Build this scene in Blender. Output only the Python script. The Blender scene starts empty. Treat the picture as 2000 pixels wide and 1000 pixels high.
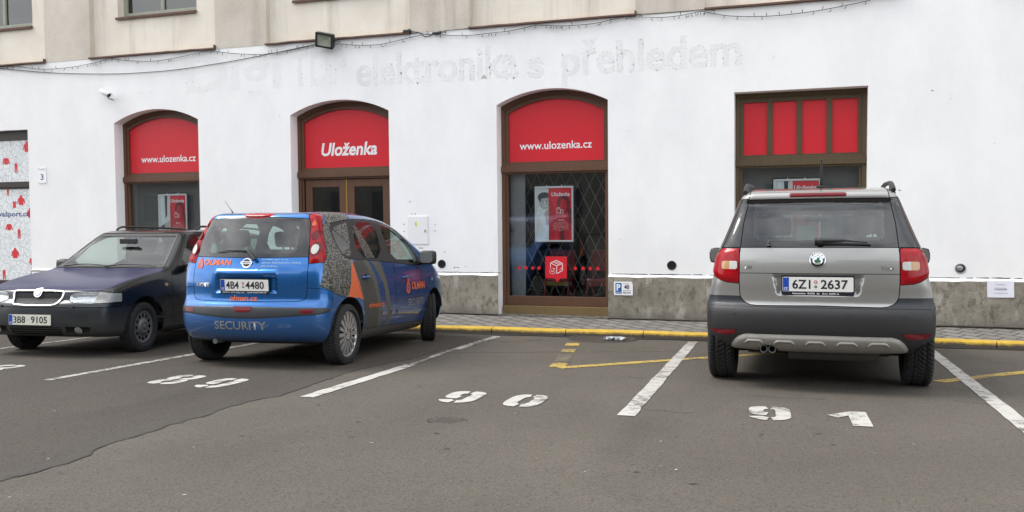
import bpy, bmesh, math, random
import numpy as np
from mathutils import Vector, Matrix
from mathutils.geometry import delaunay_2d_cdt
random.seed(7); RNG = np.random.RandomState(5)
S = bpy.context.scene
COL = S.collection
# ---------------------------------------------------------------- camera
PITCH, ROLL, YAW = .04225, -.00926, .32026
cam = bpy.data.cameras.new('camera'); cam.sensor_width = 36; cam.lens = 1762.47/2000*36; cam.clip_start = .05; cam.clip_end = 2000
camo = bpy.data.objects.new('camera', cam); COL.objects.link(camo); S.camera = camo
fw = Vector((-math.sin(YAW)*math.cos(PITCH), math.cos(YAW)*math.cos(PITCH), -math.sin(PITCH)))
r_ = Vector((math.cos(YAW), math.sin(YAW), 0)); u_ = r_.cross(fw)
rr = math.cos(ROLL)*r_+math.sin(ROLL)*u_; uu = -math.sin(ROLL)*r_+math.cos(ROLL)*u_
M = Matrix((rr, uu, -fw)).transposed().to_4x4(); M.translation = Vector((0, -12.24767, 1.42053)); camo.matrix_world = M
# ---------------------------------------------------------------- sky and sun (overcast)
SUN_EL, SUN_AZ = math.radians(52), math.radians(262)      # azimuth clockwise from +Y: light comes from the left
w = bpy.data.worlds.new('World'); S.world = w; w.use_nodes = True
nt = w.node_tree; nt.nodes.clear()
def wn(t, **k):
    n = nt.nodes.new(t)
    for a, b in k.items(): setattr(n, a, b)
    return n
out = wn('ShaderNodeOutputWorld'); bg = wn('ShaderNodeBackground')
sky = wn('ShaderNodeTexSky', sky_type='NISHITA'); sky.sun_disc = False; sky.sun_elevation = SUN_EL; sky.sun_rotation = SUN_AZ
sky.air_density = 1.0; sky.dust_density = 2.0
tc = wn('ShaderNodeTexCoord'); mp = wn('ShaderNodeMapping'); mp.inputs['Scale'].default_value = (1, 1, 2.6)
nz = wn('ShaderNodeTexNoise'); nz.inputs['Scale'].default_value = 2.2; nz.inputs['Detail'].default_value = 7; nz.inputs['Roughness'].default_value = .58
cr = wn('ShaderNodeValToRGB'); cr.color_ramp.elements[0].position = .34; cr.color_ramp.elements[1].position = .68
cr.color_ramp.elements[0].color = (3.4, 3.6, 4.0, 1); cr.color_ramp.elements[1].color = (11.2, 11.2, 11.2, 1)
mx = wn('ShaderNodeMixRGB'); mx.inputs[0].default_value = .86
L = nt.links.new
L(tc.outputs['Generated'], mp.inputs[0]); L(mp.outputs[0], nz.inputs['Vector']); L(nz.outputs[0], cr.inputs[0])
L(sky.outputs[0], mx.inputs[1]); L(cr.outputs[0], mx.inputs[2]); L(mx.outputs[0], bg.inputs[0]); L(bg.outputs[0], out.inputs[0])
bg.inputs[1].default_value = .15
sun = bpy.data.lights.new('sun', 'SUN'); sun.energy = 1.4; sun.angle = math.radians(25); sun.color = (1, .965, .92)
suno = bpy.data.objects.new('sun', sun); COL.objects.link(suno)
sd = Vector((math.sin(SUN_AZ)*math.cos(SUN_EL), math.cos(SUN_AZ)*math.cos(SUN_EL), math.sin(SUN_EL)))
suno.rotation_euler = sd.to_track_quat('Z', 'Y').to_euler(); suno.location = sd*60
S.view_settings.view_transform = 'Standard'; S.view_settings.look = 'None'; S.view_settings.gamma = 1; S.view_settings.exposure = 1.0
S.cycles.max_bounces = 8; S.cycles.transparent_max_bounces = 24

# ---------------------------------------------------------------- shape core (numpy)
def chaikin(P, n=2, closed=True):
    P = np.array(P, float)
    for _ in range(n):
        Q = np.roll(P, -1, 0) if closed else P[1:]
        A = P if closed else P[:-1]
        R = np.empty((2*len(A), P.shape[1])); R[0::2] = .75*A+.25*Q; R[1::2] = .25*A+.75*Q
        P = R if closed else np.vstack([P[:1], R, P[-1:]])
    return P
def sdpoly(x, y, poly):
    """signed distance to a closed polygon, negative inside"""
    x = np.asarray(x, float); y = np.asarray(y, float)
    d = np.full(x.shape, 1e18); ins = np.zeros(x.shape, bool)
    n = len(poly)
    for i in range(n):
        ax, ay = poly[i-1]; bx, by = poly[i]
        ex, ey = bx-ax, by-ay; L = ex*ex+ey*ey
        if L < 1e-14: continue
        wx, wy = x-ax, y-ay
        t = np.clip((wx*ex+wy*ey)/L, 0, 1)
        d = np.minimum(d, (wx-ex*t)**2+(wy-ey*t)**2)
        c = (ay <= y) != (by <= y)
        if ey != 0: ins ^= c & (x < ax+(y-ay)*ex/ey)
    return np.where(ins, -1, 1)*np.sqrt(d)
def cub(x, xs, ys):
    """smooth (hermite) table lookup"""
    xs = np.array(xs, float); ys = np.array(ys, float)
    d = np.diff(ys)/np.diff(xs); m = np.empty(len(xs)); m[0] = d[0]; m[-1] = d[-1]
    for i in range(1, len(xs)-1):
        m[i] = 0 if d[i-1]*d[i] <= 0 else 2*d[i-1]*d[i]/(d[i-1]+d[i])
    x = np.clip(x, xs[0], xs[-1]); k = np.clip(np.searchsorted(xs, x)-1, 0, len(xs)-2)
    h = xs[k+1]-xs[k]; t = (x-xs[k])/h
    return (ys[k]*(2*t**3-3*t*t+1)+h*m[k]*(t**3-2*t*t+t)+ys[k+1]*(3*t*t-2*t**3)+h*m[k+1]*(t**3-t*t))
def smax(a, b, r):
    h = np.clip(r-np.abs(a-b), 0, None)/r
    return np.maximum(a, b)+h*h*r*.25
def sstep(a, b, x):
    t = np.clip((x-a)/(b-a), 0, 1); return t*t*(3-2*t)

class Body:
    """a car shell: side profile (x,z) crossed with a half-width field W(x,z), corners rounded"""
    def __init__(s, prof, wz, wx, rear, front, r, gx=None):
        s.prof = chaikin(prof, 2)
        s.wz, s.wx, s.rear, s.front, s.r, s.gx = wz, wx, rear, front, r, gx
        s.grid = None
    def sdp(s, x, z, exact):
        if s.grid is None:
            s.x0 = s.prof[:, 0].min()-.4; s.z0 = s.prof[:, 1].min()-.3; s.h = .006
            X = np.arange(s.x0, s.prof[:, 0].max()+.4, s.h); Z = np.arange(s.z0, s.prof[:, 1].max()+.3, s.h)
            XX, ZZ = np.meshgrid(X, Z, indexing='ij'); s.grid = sdpoly(XX, ZZ, s.prof)
        i = np.clip((x-s.x0)/s.h, 0, s.grid.shape[0]-1.001); k = np.clip((z-s.z0)/s.h, 0, s.grid.shape[1]-1.001)
        a = i.astype(int); b = k.astype(int); u = i-a; v = k-b; G = s.grid
        return (G[a, b]*(1-u)*(1-v)+G[a+1, b]*u*(1-v)+G[a, b+1]*(1-u)*v+G[a+1, b+1]*u*v)
    def W(s, x, z):
        w = cub(z, *s.wz)*cub(x, *s.wx)
        if s.gx is not None:
            w = w*(1-(1-cub(x, *s.gx[0]))*sstep(s.gx[1], s.gx[2], z))
        return w
    def F(s, P, exact=False):
        x, y, z = P[..., 0], np.abs(P[..., 1]), P[..., 2]
        xm = s.rear[2]
        c, pw, _ = s.rear
        wr = sstep(xm+.5, xm-.1, x)
        cf, pf, xf = s.front
        wf = sstep(xf-.9, xf-.2, x)
        xe = x-wr*c*(y/.8)**pw+wf*cf*(y/.8)**pf
        return smax(s.sdp(xe, z, exact), y-s.W(x, z), s.r)
    def grad(s, P, e=.006, exact=True):
        G = np.empty(P.shape)
        for i in range(3):
            d = np.zeros(3); d[i] = e
            G[..., i] = (s.F(P+d, exact)-s.F(P-d, exact))/(2*e)
        return G
    def project(s, P, it=4, exact=True):
        for _ in range(it):
            f = s.F(P, exact); G = s.grad(P, exact=exact); n2 = np.maximum((G*G).sum(-1), .05)
            st = np.clip(f/n2, -.05, .05)
            P = P-G*st[..., None]
        return P
    def normals(s, P):
        G = s.grad(P, .010); return G/np.maximum(np.linalg.norm(G, axis=-1, keepdims=True), 1e-9)
    def shell(s, h=.03):
        lo = np.array([s.prof[:, 0].min()-.06, -1.0, s.prof[:, 1].min()-.06]); hi = np.array([s.prof[:, 0].max()+.06, 1.0, s.prof[:, 1].max()+.06])
        n = np.ceil((hi-lo)/h).astype(int)+1
        ax = [lo[i]+h*np.arange(n[i]) for i in range(3)]
        G = np.stack(np.meshgrid(*ax, indexing='ij'), -1)
        S = s.F(G) < 0
        c = np.zeros(np.array(S.shape)-1, int)
        for i in (0, 1):
            for j in (0, 1):
                for k in (0, 1): c += S[i:S.shape[0]-1+i, j:S.shape[1]-1+j, k:S.shape[2]-1+k]
        mix = (c > 0) & (c < 8); idx = np.full(mix.shape, -1); ii = np.argwhere(mix); idx[mix] = np.arange(len(ii))
        V = lo+h*(ii+.5)
        Q = []
        for a in range(3):
            b, d = (a+1) % 3, (a+2) % 3
            S0 = np.take(S, range(S.shape[a]-1), a); S1 = np.take(S, range(1, S.shape[a]), a)
            for e in np.argwhere(S0 != S1):
                if e[b] == 0 or e[d] == 0: continue
                e0 = e.copy(); eb = e.copy(); eb[b] -= 1; ed = e.copy(); ed[d] -= 1; ebd = eb.copy(); ebd[d] -= 1
                q = [idx[tuple(ebd)], idx[tuple(ed)], idx[tuple(e0)], idx[tuple(eb)]]
                if not S[tuple(e)]: q = q[::-1]
                Q.append(q)
        Q = np.array(Q)
        V = s.project(V, 4, False)
        for _ in range(3):
            acc = np.zeros(V.shape); cnt = np.zeros(len(V))
            for k in range(4):
                for m in (1, 3):
                    np.add.at(acc, Q[:, k], V[Q[:, (k+m) % 4]]); np.add.at(cnt, Q[:, k], 1)
            V = s.project(V*.4+.6*acc/cnt[:, None], 1, False)
        # one 1-to-4 split
        E = np.sort(np.stack([Q, np.roll(Q, -1, 1)], -1), -1).reshape(-1, 2)
        U, inv = np.unique(E, axis=0, return_inverse=True); inv = inv.reshape(-1, 4)
        nv = len(V); fc = nv+len(U)+np.arange(len(Q))
        V = np.vstack([V, V[U].mean(1), V[Q].mean(1)])
        e = nv+inv
        T = []
        for k in range(4):
            a, b, c_, d = Q[:, k], e[:, k], fc, e[:, k-1]
            T.append(np.stack([a, b, c_], 1)); T.append(np.stack([a, c_, d], 1))
        V = s.project(V, 3, True)
        return V, np.vstack(T)

class Carve:
    """triangle shell cut into named pieces along the zero lines of scalar fields"""
    def __init__(s, V, T): s.V = V; s.P = {'body': T}
    def cut(s, src, g, into):
        for nm in ([src] if isinstance(src, str) else src):
            T = s.P.get(nm)
            if T is None or not len(T): continue
            u = np.unique(T); val = np.full(len(s.V), 1.0); val[u] = g(s.V[u])
            val[np.abs(val) < 1e-7] = 1e-7
            neg = val[T] < 0; k = neg.sum(1)
            ins = [T[k == 3]]; out = [T[k == 0]]
            M = T[(k == 1) | (k == 2)]
            if len(M):
                nm_ = val[M] < 0; lone = np.where((nm_.sum(1) == 1)[:, None], nm_, ~nm_).argmax(1)
                R = np.arange(len(M)); a, b, c = M[R, lone], M[R, (lone+1) % 3], M[R, (lone+2) % 3]
                E = np.sort(np.vstack([np.stack([a, b], 1), np.stack([a, c], 1)]), 1)
                U, inv = np.unique(E, axis=0, return_inverse=True); inv = inv.reshape(-1)
                t = (val[U[:, 0]]/(val[U[:, 0]]-val[U[:, 1]]))[:, None]
                new = s.V[U[:, 0]]*(1-t)+s.V[U[:, 1]]*t
                base = len(s.V); s.V = np.vstack([s.V, new])
                ab = base+inv[:len(M)]; ac = base+inv[len(M):]
                t1 = np.stack([a, ab, ac], 1); t2 = np.vstack([np.stack([ab, b, c], 1), np.stack([ab, c, ac], 1)])
                la = val[a] < 0; l2 = np.concatenate([la, la])
                ins += [t1[la], t2[~l2]]; out += [t1[~la], t2[l2]]
            I = np.vstack(ins)
            s.P[nm] = np.vstack(out)
            if len(I): s.P[into] = np.vstack([s.P[into], I]) if into in s.P else I
    def seam(s, src, g, w, into, gap):
        """inside of g -> into, a 2w wide strip on g=0 -> gap"""
        for nm in ([src] if isinstance(src, str) else src):
            s.cut(nm, lambda P: g(P)+w, into); s.cut(nm, lambda P: g(P)-w, gap)
def rearpoly(poly, xlim=.6):  # polygon in (y,z), on the faces behind xlim
    return lambda P: np.maximum(sdpoly(P[:, 1], P[:, 2], poly), P[:, 0]-xlim)
def frontpoly(poly, xlim):
    return lambda P: np.maximum(sdpoly(P[:, 1], P[:, 2], poly), xlim-P[:, 0])
def sidepoly(poly, side=0, ylim=.3):  # polygon in (x,z), side +1 left, -1 right, 0 both
    def g(P):
        y = np.abs(P[:, 1]) if side == 0 else P[:, 1]*side
        return np.maximum(sdpoly(P[:, 0], P[:, 2], poly), ylim-y)
    return g
def circ(cx, cz, r, side=0, ylim=.45):
    def g(P):
        y = np.abs(P[:, 1]) if side == 0 else P[:, 1]*side
        return np.maximum(np.hypot(P[:, 0]-cx, P[:, 2]-cz)-r, ylim-y)
    return g

YETI_B = Body([(-.50,.30),(-.66,.31),(-.76,.36),(-.81,.47),(-.82,.60),(-.80,.665),(-.765,.685),(-.765,.75),(-.78,.86),(-.775,1.0),(-.755,1.10),(-.72,1.20),(-.60,1.47),(-.615,1.53),(-.60,1.57),(-.50,1.597),(-.2,1.63),(.4,1.665),(1.0,1.66),(1.45,1.62),(1.7,1.55),(2.05,1.34),(2.45,1.10),(2.7,1.06),(3.1,1.0),(3.3,.93),(3.40,.8),(3.43,.55),(3.36,.30),(3.1,.21),(1.3,.2),(.3,.22)],
    ([.15,.25,.35,.5,.66,.72,.80,.95,1.06,1.13,1.22,1.5,1.6,1.7],[.78,.83,.872,.892,.893,.877,.862,.828,.808,.784,.745,.632,.592,.55]),
    ([-.9,-.55,-.2,.4,1.6,2.5,3.0,3.5],[.955,.968,.99,1,1,.99,.955,.87]),
    (.13,2.6,-.55),(.30,2.2,3.4),.10)
NOTE_B = Body([(-.30,.22),(-.50,.25),(-.60,.31),(-.645,.42),(-.65,.53),(-.635,.61),(-.60,.66),(-.595,.72),(-.60,.85),(-.585,.97),(-.55,1.08),(-.46,1.29),(-.375,1.46),(-.34,1.51),(-.26,1.535),(0,1.553),(.5,1.565),(.9,1.555),(1.3,1.515),(1.62,1.44),(2.1,1.26),(2.6,1.05),(2.8,.99),(3.1,.915),(3.3,.82),(3.43,.66),(3.46,.48),(3.42,.27),(3.2,.19),(1.3,.19),(.2,.2)],
    ([.12,.22,.32,.45,.62,.80,.95,1.03,1.10,1.3,1.5,1.6],[.74,.785,.815,.838,.846,.842,.83,.818,.80,.745,.675,.61]),
    ([-.8,-.5,-.2,.3,1.8,2.6,3.0,3.5],[.905,.94,.975,1,1,.985,.94,.82]),
    (.17,2.4,-.4),(.40,2.0,3.4),.11,(([-.7,-.35,0,.5,.9],[.86,.87,.91,.98,1]),1.0,1.5))
FELICIA_B = Body([(3.02,.205),(3.16,.23),(3.225,.33),(3.235,.45),(3.225,.56),(3.19,.60),(3.165,.62),(3.155,.67),(3.14,.705),(3.10,.735),(2.98,.768),(2.7,.826),(2.3,.888),(1.99,.928),(1.83,1.025),(1.56,1.225),(1.36,1.365),(1.25,1.405),(.9,1.43),(.2,1.435),(-.5,1.425),(-.8,1.40),(-.90,1.33),(-.99,1.0),(-1.03,.8),(-1.04,.5),(-.98,.28),(-.7,.22),(1.2,.18),(2.6,.2)],
    ([.12,.2,.3,.45,.6,.8,.9,.96,1.02,1.2,1.38,1.5],[.76,.795,.82,.835,.838,.825,.81,.795,.768,.695,.615,.55]),
    ([-1.1,-.8,-.2,1,2.0,2.6,2.95,3.1,3.3],[.92,.95,.985,1,1,.99,.965,.95,.93]),
    (.10,3,-.9),(.135,2.4,3.2),.09)
# ---------------------------------------------------------------- materials
MATS = {}
class NT:
    def __init__(s, name):
        s.m = bpy.data.materials.new(name); s.m.use_nodes = True; s.t = s.m.node_tree; s.t.nodes.clear()
        s.o = s.t.nodes.new('ShaderNodeOutputMaterial'); s.b = None; MATS[name] = s.m; s._tc = None
    def n(s, t, **k):
        n = s.t.nodes.new(t)
        for a, b in k.items():
            if a.startswith('i_'): n.inputs[a[2:].replace('_', ' ')].default_value = b
            else: setattr(n, a, b)
        return n
    def l(s, a, b): s.t.links.new(a, b)
    def co(s, scale=(1, 1, 1), which='Object', rot=(0, 0, 0), loc=(0, 0, 0)):
        if s._tc is None: s._tc = s.n('ShaderNodeTexCoord')
        m = s.n('ShaderNodeMapping'); m.inputs['Scale'].default_value = scale; m.inputs['Rotation'].default_value = rot; m.inputs['Location'].default_value = loc
        s.l(s._tc.outputs[which], m.inputs[0]); return m.outputs[0]
    def noise(s, sc, det=4, rough=.55, vec=None, dist=0):
        n = s.n('ShaderNodeTexNoise'); n.inputs['Scale'].default_value = sc; n.inputs['Detail'].default_value = det; n.inputs['Roughness'].default_value = rough; n.inputs['Distortion'].default_value = dist
        s.l(vec if vec is not None else s.co(), n.inputs['Vector']); return n.outputs[0]
    def ramp(s, f, a, b, ca=(0, 0, 0, 1), cb=(1, 1, 1, 1), interp='LINEAR'):
        r = s.n('ShaderNodeValToRGB'); e = r.color_ramp.elements; e[0].position = a; e[1].position = b; e[0].color = tuple(ca)[:3]+(1,); e[1].color = tuple(cb)[:3]+(1,); r.color_ramp.interpolation = interp
        s.l(f, r.inputs[0]); return r.outputs[0]
    def mix(s, f, a, b, mode='MIX'):
        m = s.n('ShaderNodeMixRGB', blend_type=mode)
        for v, i in ((f, 0), (a, 1), (b, 2)):
            if isinstance(v, (int, float)): m.inputs[i].default_value = v if i == 0 else (v, v, v, 1)
            elif isinstance(v, tuple): m.inputs[i].default_value = tuple(v)[:3]+(1,)
            else: s.l(v, m.inputs[i])
        return m.outputs[0]
    def math(s, op, a, b=0):
        m = s.n('ShaderNodeMath', operation=op)
        for v, i in ((a, 0), (b, 1)):
            if isinstance(v, (int, float)): m.inputs[i].default_value = v
            else: s.l(v, m.inputs[i])
        return m.outputs[0]
    def sep(s, vec):
        x = s.n('ShaderNodeSeparateXYZ'); s.l(vec, x.inputs[0]); return x.outputs
    def bsdf(s, col, rough=.6, metal=0., bump=None, bd=.01, bs=.5, coat=0., spec=.5, croug=.05):
        b = s.n('ShaderNodeBsdfPrincipled'); s.b = b
        for v, nm in ((col, 'Base Color'), (rough, 'Roughness'), (metal, 'Metallic')):
            if isinstance(v, tuple): b.inputs[nm].default_value = tuple(v)[:3]+(1,)
            elif isinstance(v, (int, float)): b.inputs[nm].default_value = v
            else: s.l(v, b.inputs[nm])
        b.inputs['Coat Weight'].default_value = coat; b.inputs['Coat Roughness'].default_value = croug; b.inputs['Specular IOR Level'].default_value = spec
        if bump is not None:
            u = s.n('ShaderNodeBump'); u.inputs['Strength'].default_value = bs; u.inputs['Distance'].default_value = bd; s.l(bump, u.inputs['Height']); s.l(u.outputs[0], b.inputs['Normal'])
        s.l(b.outputs[0], s.o.inputs[0]); return s.m
def plain(name, col, rough=.5, metal=0., coat=0., var=.15, sc=18, spec=.5):
    t = NT(name); n = t.noise(sc, 3)
    return t.bsdf(t.mix(n, tuple(c*(1-var) for c in col), tuple(min(1, c*(1+var)) for c in col)), rough, metal, None, coat=coat, spec=spec)
def glassmat(name, tint, base=.05, gloss=(1, 1, 1), rough=.0, dirt=0.):
    t = NT(name)
    tr = t.n('ShaderNodeBsdfTransparent'); tr.inputs[0].default_value = tint+(1,)
    gl = t.n('ShaderNodeBsdfGlossy'); gl.inputs[0].default_value = gloss+(1,); gl.inputs['Roughness'].default_value = rough
    lw = t.n('ShaderNodeLayerWeight'); lw.inputs[0].default_value = .5
    f = t.math('ADD', t.math('MULTIPLY', t.math('POWER', lw.outputs['Facing'], 4.0), .9), base)
    m = t.n('ShaderNodeMixShader'); t.l(f, m.inputs[0]); t.l(tr.outputs[0], m.inputs[1]); t.l(gl.outputs[0], m.inputs[2])
    r = m.outputs[0]
    if dirt > 0:
        df = t.n('ShaderNodeBsdfDiffuse'); df.inputs[0].default_value = (.42, .42, .40, 1)
        m2 = t.n('ShaderNodeMixShader'); t.l(t.math('MULTIPLY', t.ramp(t.noise(5, 5), .35, .75), dirt), m2.inputs[0]); t.l(r, m2.inputs[1]); t.l(df.outputs[0], m2.inputs[2]); r = m2.outputs[0]
    t.l(r, t.o.inputs[0]); return t.m

def m_white():
    t = NT('white_limewash'); v = t.co()
    n1 = t.noise(.7, 5, .6, v); n2 = t.noise(9, 5, .6, t.co((1, 1, .55))); n3 = t.noise(55, 4, .6, v)
    c = t.mix(t.ramp(t.noise(1.9, 6, .6, t.co((1, 1, .5), loc=(2, 2, 5))), .35, .62), (.81, .81, .81), (.865, .865, .86)); c = t.mix(t.math('MULTIPLY', t.ramp(n1, .5, .7), .4), c, (.88, .88, .88))
    dr = t.noise(5, 5, .6, t.co((1, 1, .05))); zz_ = t.sep(v)[2]; c = t.mix(t.math('MULTIPLY', t.math('MULTIPLY', t.ramp(dr, .54, .70), t.ramp(t.math('SUBTRACT', zz_, 3.4), .1, .75)), .08), c, (.60, .585, .55))
    c = t.mix(t.math('MULTIPLY', t.ramp(n2, .64, .82), .22), c, (.72, .71, .69))
    z = t.sep(v)[2]
    low = t.math('MULTIPLY', t.ramp(t.math('ADD', z, t.math('MULTIPLY', n2, .35)), .72, 1.02, (1, 1, 1), (0, 0, 0)), t.ramp(n2, .42, .62))
    c = t.mix(t.math('MULTIPLY', low, .22), c, (.64, .62, .57))
    b = t.math('ADD', t.math('MULTIPLY', n2, .8), t.math('MULTIPLY', n3, .2))
    t.bsdf(c, .9, 0, b, .011, .5, spec=.2)
def m_beige():
    t = NT('beige_render'); v = t.co()
    st = t.noise(3.2, 6, .65, t.co((1, 1, .10))); n2 = t.noise(1.2, 5, .6, v); sp = t.noise(60, 3, .7, v)
    c = t.mix(t.ramp(n2, .3, .7), (.52, .47, .40), (.66, .61, .535))
    c = t.mix(t.math('MULTIPLY', t.ramp(st, .50, .72), .55), c, (.33, .285, .235))
    c = t.mix(t.math('MULTIPLY', t.ramp(sp, .60, .68), .45), c, (.20, .165, .135))
    t.bsdf(c, .92, 0, t.noise(38, 5, .7, v), .01, .6, spec=.2)
def m_panel():
    t = NT('cream_panel_render'); v = t.co()
    st = t.noise(2.6, 6, .65, t.co((1, 1, .08))); n2 = t.noise(1.5, 5, .6, v)
    c = t.mix(t.ramp(n2, .3, .7), (.71, .65, .555), (.82, .77, .68))
    c = t.mix(t.math('MULTIPLY', t.ramp(st, .52, .72), .55), c, (.38, .325, .26))
    z = t.sep(v)[2]
    c = t.mix(t.math('MULTIPLY', t.ramp(t.math('SUBTRACT', t.math('ADD', z, t.math('MULTIPLY', st, .14)), 4.0), .20, .34, (1, 1, 1), (0, 0, 0)), .40), c, (.44, .34, .22))
    t.bsdf(c, .92, 0, t.noise(30, 5, .7, v), .008, .5, spec=.2)
def m_plinth():
    t = NT('plinth_concrete'); v = t.co()
    n1 = t.noise(2.2, 6, .65, v); n2 = t.noise(14, 6, .7, t.co((1, 1, .6))); n3 = t.noise(5, 5, .6, t.co((1, 1, .4), loc=(3, 1, 7)))
    c = t.mix(t.ramp(n1, .32, .7), (.21, .188, .152), (.36, .33, .275))
    c = t.mix(t.math('MULTIPLY', t.ramp(n2, .50, .64), .7), c, (.105, .093, .074))
    c = t.mix(t.math('MULTIPLY', t.ramp(n3, .58, .66), .55), c, (.48, .455, .40))
    z = t.sep(v)[2]
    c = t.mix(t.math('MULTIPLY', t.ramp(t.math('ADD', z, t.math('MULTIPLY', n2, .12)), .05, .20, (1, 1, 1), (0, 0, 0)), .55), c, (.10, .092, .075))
    t.bsdf(c, .93, 0, t.math('ADD', n2, t.noise(60, 4)), .012, .7, spec=.2)
def m_wood(name, a, b):
    t = NT(name); v = t.co((1, 1, .07)); n = t.noise(38, 5, .65, v); n2 = t.noise(2.5, 3, .5)
    c = t.mix(n, a, b); c = t.mix(t.math('MULTIPLY', n2, .4), c, tuple(x*.55 for x in a))
    t.bsdf(c, .52, 0, n, .003, .35, coat=.12, croug=.3)
def m_asphalt(name, dark, light, seed, grain):
    t = NT(name); v = t.co(loc=(seed, seed*2, 0))
    n1 = t.noise(.45, 7, .66, v); g = t.noise(grain, 3, .75, v); g2 = t.noise(grain*2.6, 2, .7, v); st = t.noise(1.6, 6, .7, t.co((1, .35, 1), loc=(seed, 4, 0)))
    c = t.mix(t.ramp(n1, .3, .72), dark, light)
    c = t.mix(t.math('MULTIPLY', t.ramp(st, .5, .75), .35), c, tuple(x*.72 for x in dark))
    oil = t.noise(.9, 3, .5, t.co((1, .45, 1), loc=(seed+3, 8, 0))); c = t.mix(t.math('MULTIPLY', t.ramp(oil, .60, .78), .5), c, tuple(x*.5 for x in dark))
    c = t.mix(t.math('MULTIPLY', t.ramp(g, .50, .64), .62), c, tuple(x*.38 for x in dark))
    c = t.mix(t.math('MULTIPLY', t.ramp(g2, .56, .68), .5), c, tuple(min(1, x*2.0) for x in light))
    v2 = t.n('ShaderNodeTexVoronoi'); v2.inputs['Scale'].default_value = 1.9; t.l(t.co((1, .8, 1), loc=(seed, 1, 0)), v2.inputs['Vector'])
    nn = t.noise(25, 3)
    spot = t.ramp(t.math('ADD', v2.outputs['Distance'], t.math('MULTIPLY', nn, .03)), .016, .026, (1, 1, 1), (0, 0, 0))
    c = t.mix(t.math('MULTIPLY', spot, .75), c, (.022, .02, .018))
    v3 = t.n('ShaderNodeTexVoronoi'); v3.inputs['Scale'].default_value = 3.1; t.l(t.co((1, .7, 1), loc=(seed+9, 3, 0)), v3.inputs['Vector'])
    c = t.mix(t.math('MULTIPLY', t.ramp(v3.outputs['Distance'], .012, .020, (1, 1, 1), (0, 0, 0)), .5), c, (.42, .40, .36))
    t.bsdf(c, t.ramp(n1, .3, .7, (.78, .78, .78), (.92, .92, .92)), 0, t.math('ADD', g, t.math('MULTIPLY', st, .7)), .012, .8, spec=.3)
def m_paint(name, col, base, wear=.5, sc=9):
    t = NT(name); v = t.co(); n = t.noise(sc, 6, .72, v); g = t.noise(150, 3, .7, v); n2 = t.noise(1.3, 3, .5, v)
    f = t.math('ADD', t.math('MULTIPLY', n, .7), t.math('ADD', t.math('MULTIPLY', g, .35), t.math('MULTIPLY', n2, .35)))
    c = t.mix(t.ramp(f, wear, wear+.1), base, col)
    c = t.mix(t.math('MULTIPLY', t.noise(4, 4), .3), c, tuple(x*.7 for x in col))
    t.bsdf(c, .8, 0, g, .004, .5, spec=.3)
def m_pavers():
    t = NT('pavement_setts'); v = t.co(rot=(0, 0, math.radians(38)))
    b = t.n('ShaderNodeTexBrick'); t.l(v, b.inputs['Vector']); b.offset = .5
    b.inputs['Scale'].default_value = 1; b.inputs['Brick Width'].default_value = .24; b.inputs['Row Height'].default_value = .17; b.inputs['Mortar Size'].default_value = .011; b.inputs['Mortar Smooth'].default_value = .3; b.inputs['Bias'].default_value = 0
    b.inputs['Color1'].default_value = (.165, .153, .138, 1); b.inputs['Color2'].default_value = (.215, .202, .183, 1); b.inputs['Mortar'].default_value = (.03, .027, .023, 1)
    n = t.noise(3, 5); g = t.noise(90, 3, .7)
    c = t.mix(t.math('MULTIPLY', t.ramp(n, .4, .75), .5), b.outputs[0], (.125, .115, .10))
    c = t.mix(t.math('MULTIPLY', t.ramp(g, .55, .7), .35), c, (.08, .073, .066))
    t.bsdf(c, .88, 0, t.math('SUBTRACT', t.math('MULTIPLY', g, .2), b.outputs['Fac']), .012, .7, spec=.3)
def m_kerb():
    t = NT('yellow_kerb_paint'); v = t.co(); n = t.noise(7, 6, .7, v); n2 = t.noise(40, 4, .7, v)
    z = t.n('ShaderNodeAttribute', attribute_name='kz')
    f = t.math('ADD', z.outputs['Fac'], t.math('MULTIPLY', t.math('ADD', n, n2), .42))
    c = t.mix(t.ramp(f, .68, .90), (.075, .06, .04), t.mix(t.ramp(n, .3, .7), (.40, .25, .02), (.58, .385, .045)))
    t.bsdf(c, .75, 0, n2, .006, .5)
def m_paintcar(name, col, metal, rough, dirt=(.10, .095, .085), zd=(.25, .6), amt=.6, coat=.7, flake=.0):
    t = NT(name); v = t.co(); n = t.noise(4, 5, .6, v); z = t.sep(v)[2]
    f = t.math('MULTIPLY', t.ramp(t.math('ADD', z, t.math('MULTIPLY', n, .25)), zd[0]+.12, zd[1]+.12, (1, 1, 1), (0, 0, 0)), amt)
    f = t.math('ADD', f, t.math('MULTIPLY', t.ramp(t.noise(2.2, 6, .7), .45, .8), .10))
    t.bsdf(t.mix(f, col, dirt), t.math('ADD', t.math('MULTIPLY', f, .4), rough), t.math('MULTIPLY', t.math('SUBTRACT', 1, f), metal), coat=coat, croug=.08)
def m_ghost(name, lo):
    t = NT(name); n = t.noise(22, 5, .7); n2 = t.noise(3, 4, .6)
    t.bsdf(t.mix(t.ramp(t.math('ADD', t.math('MULTIPLY', n, .6), t.math('MULTIPLY', n2, .4)), .42, .60), (lo, lo, lo*.99), (.825, .825, .825)), .9, 0, n, .006, .5, spec=.2)
m_ghost('ghost_letter', .745); m_ghost('faint_ghost_letter', .795)
m_white(); m_beige(); m_panel(); m_plinth()
m_wood('dark_walnut_wood', (.070, .029, .013), (.165, .072, .034)); m_wood('olive_brown_wood', (.055, .036, .014), (.125, .083, .034)); m_wood('very_dark_wood', (.016, .010, .008), (.034, .020, .015)); m_wood('golden_sill_wood', (.14, .095, .035), (.24, .165, .065))
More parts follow.
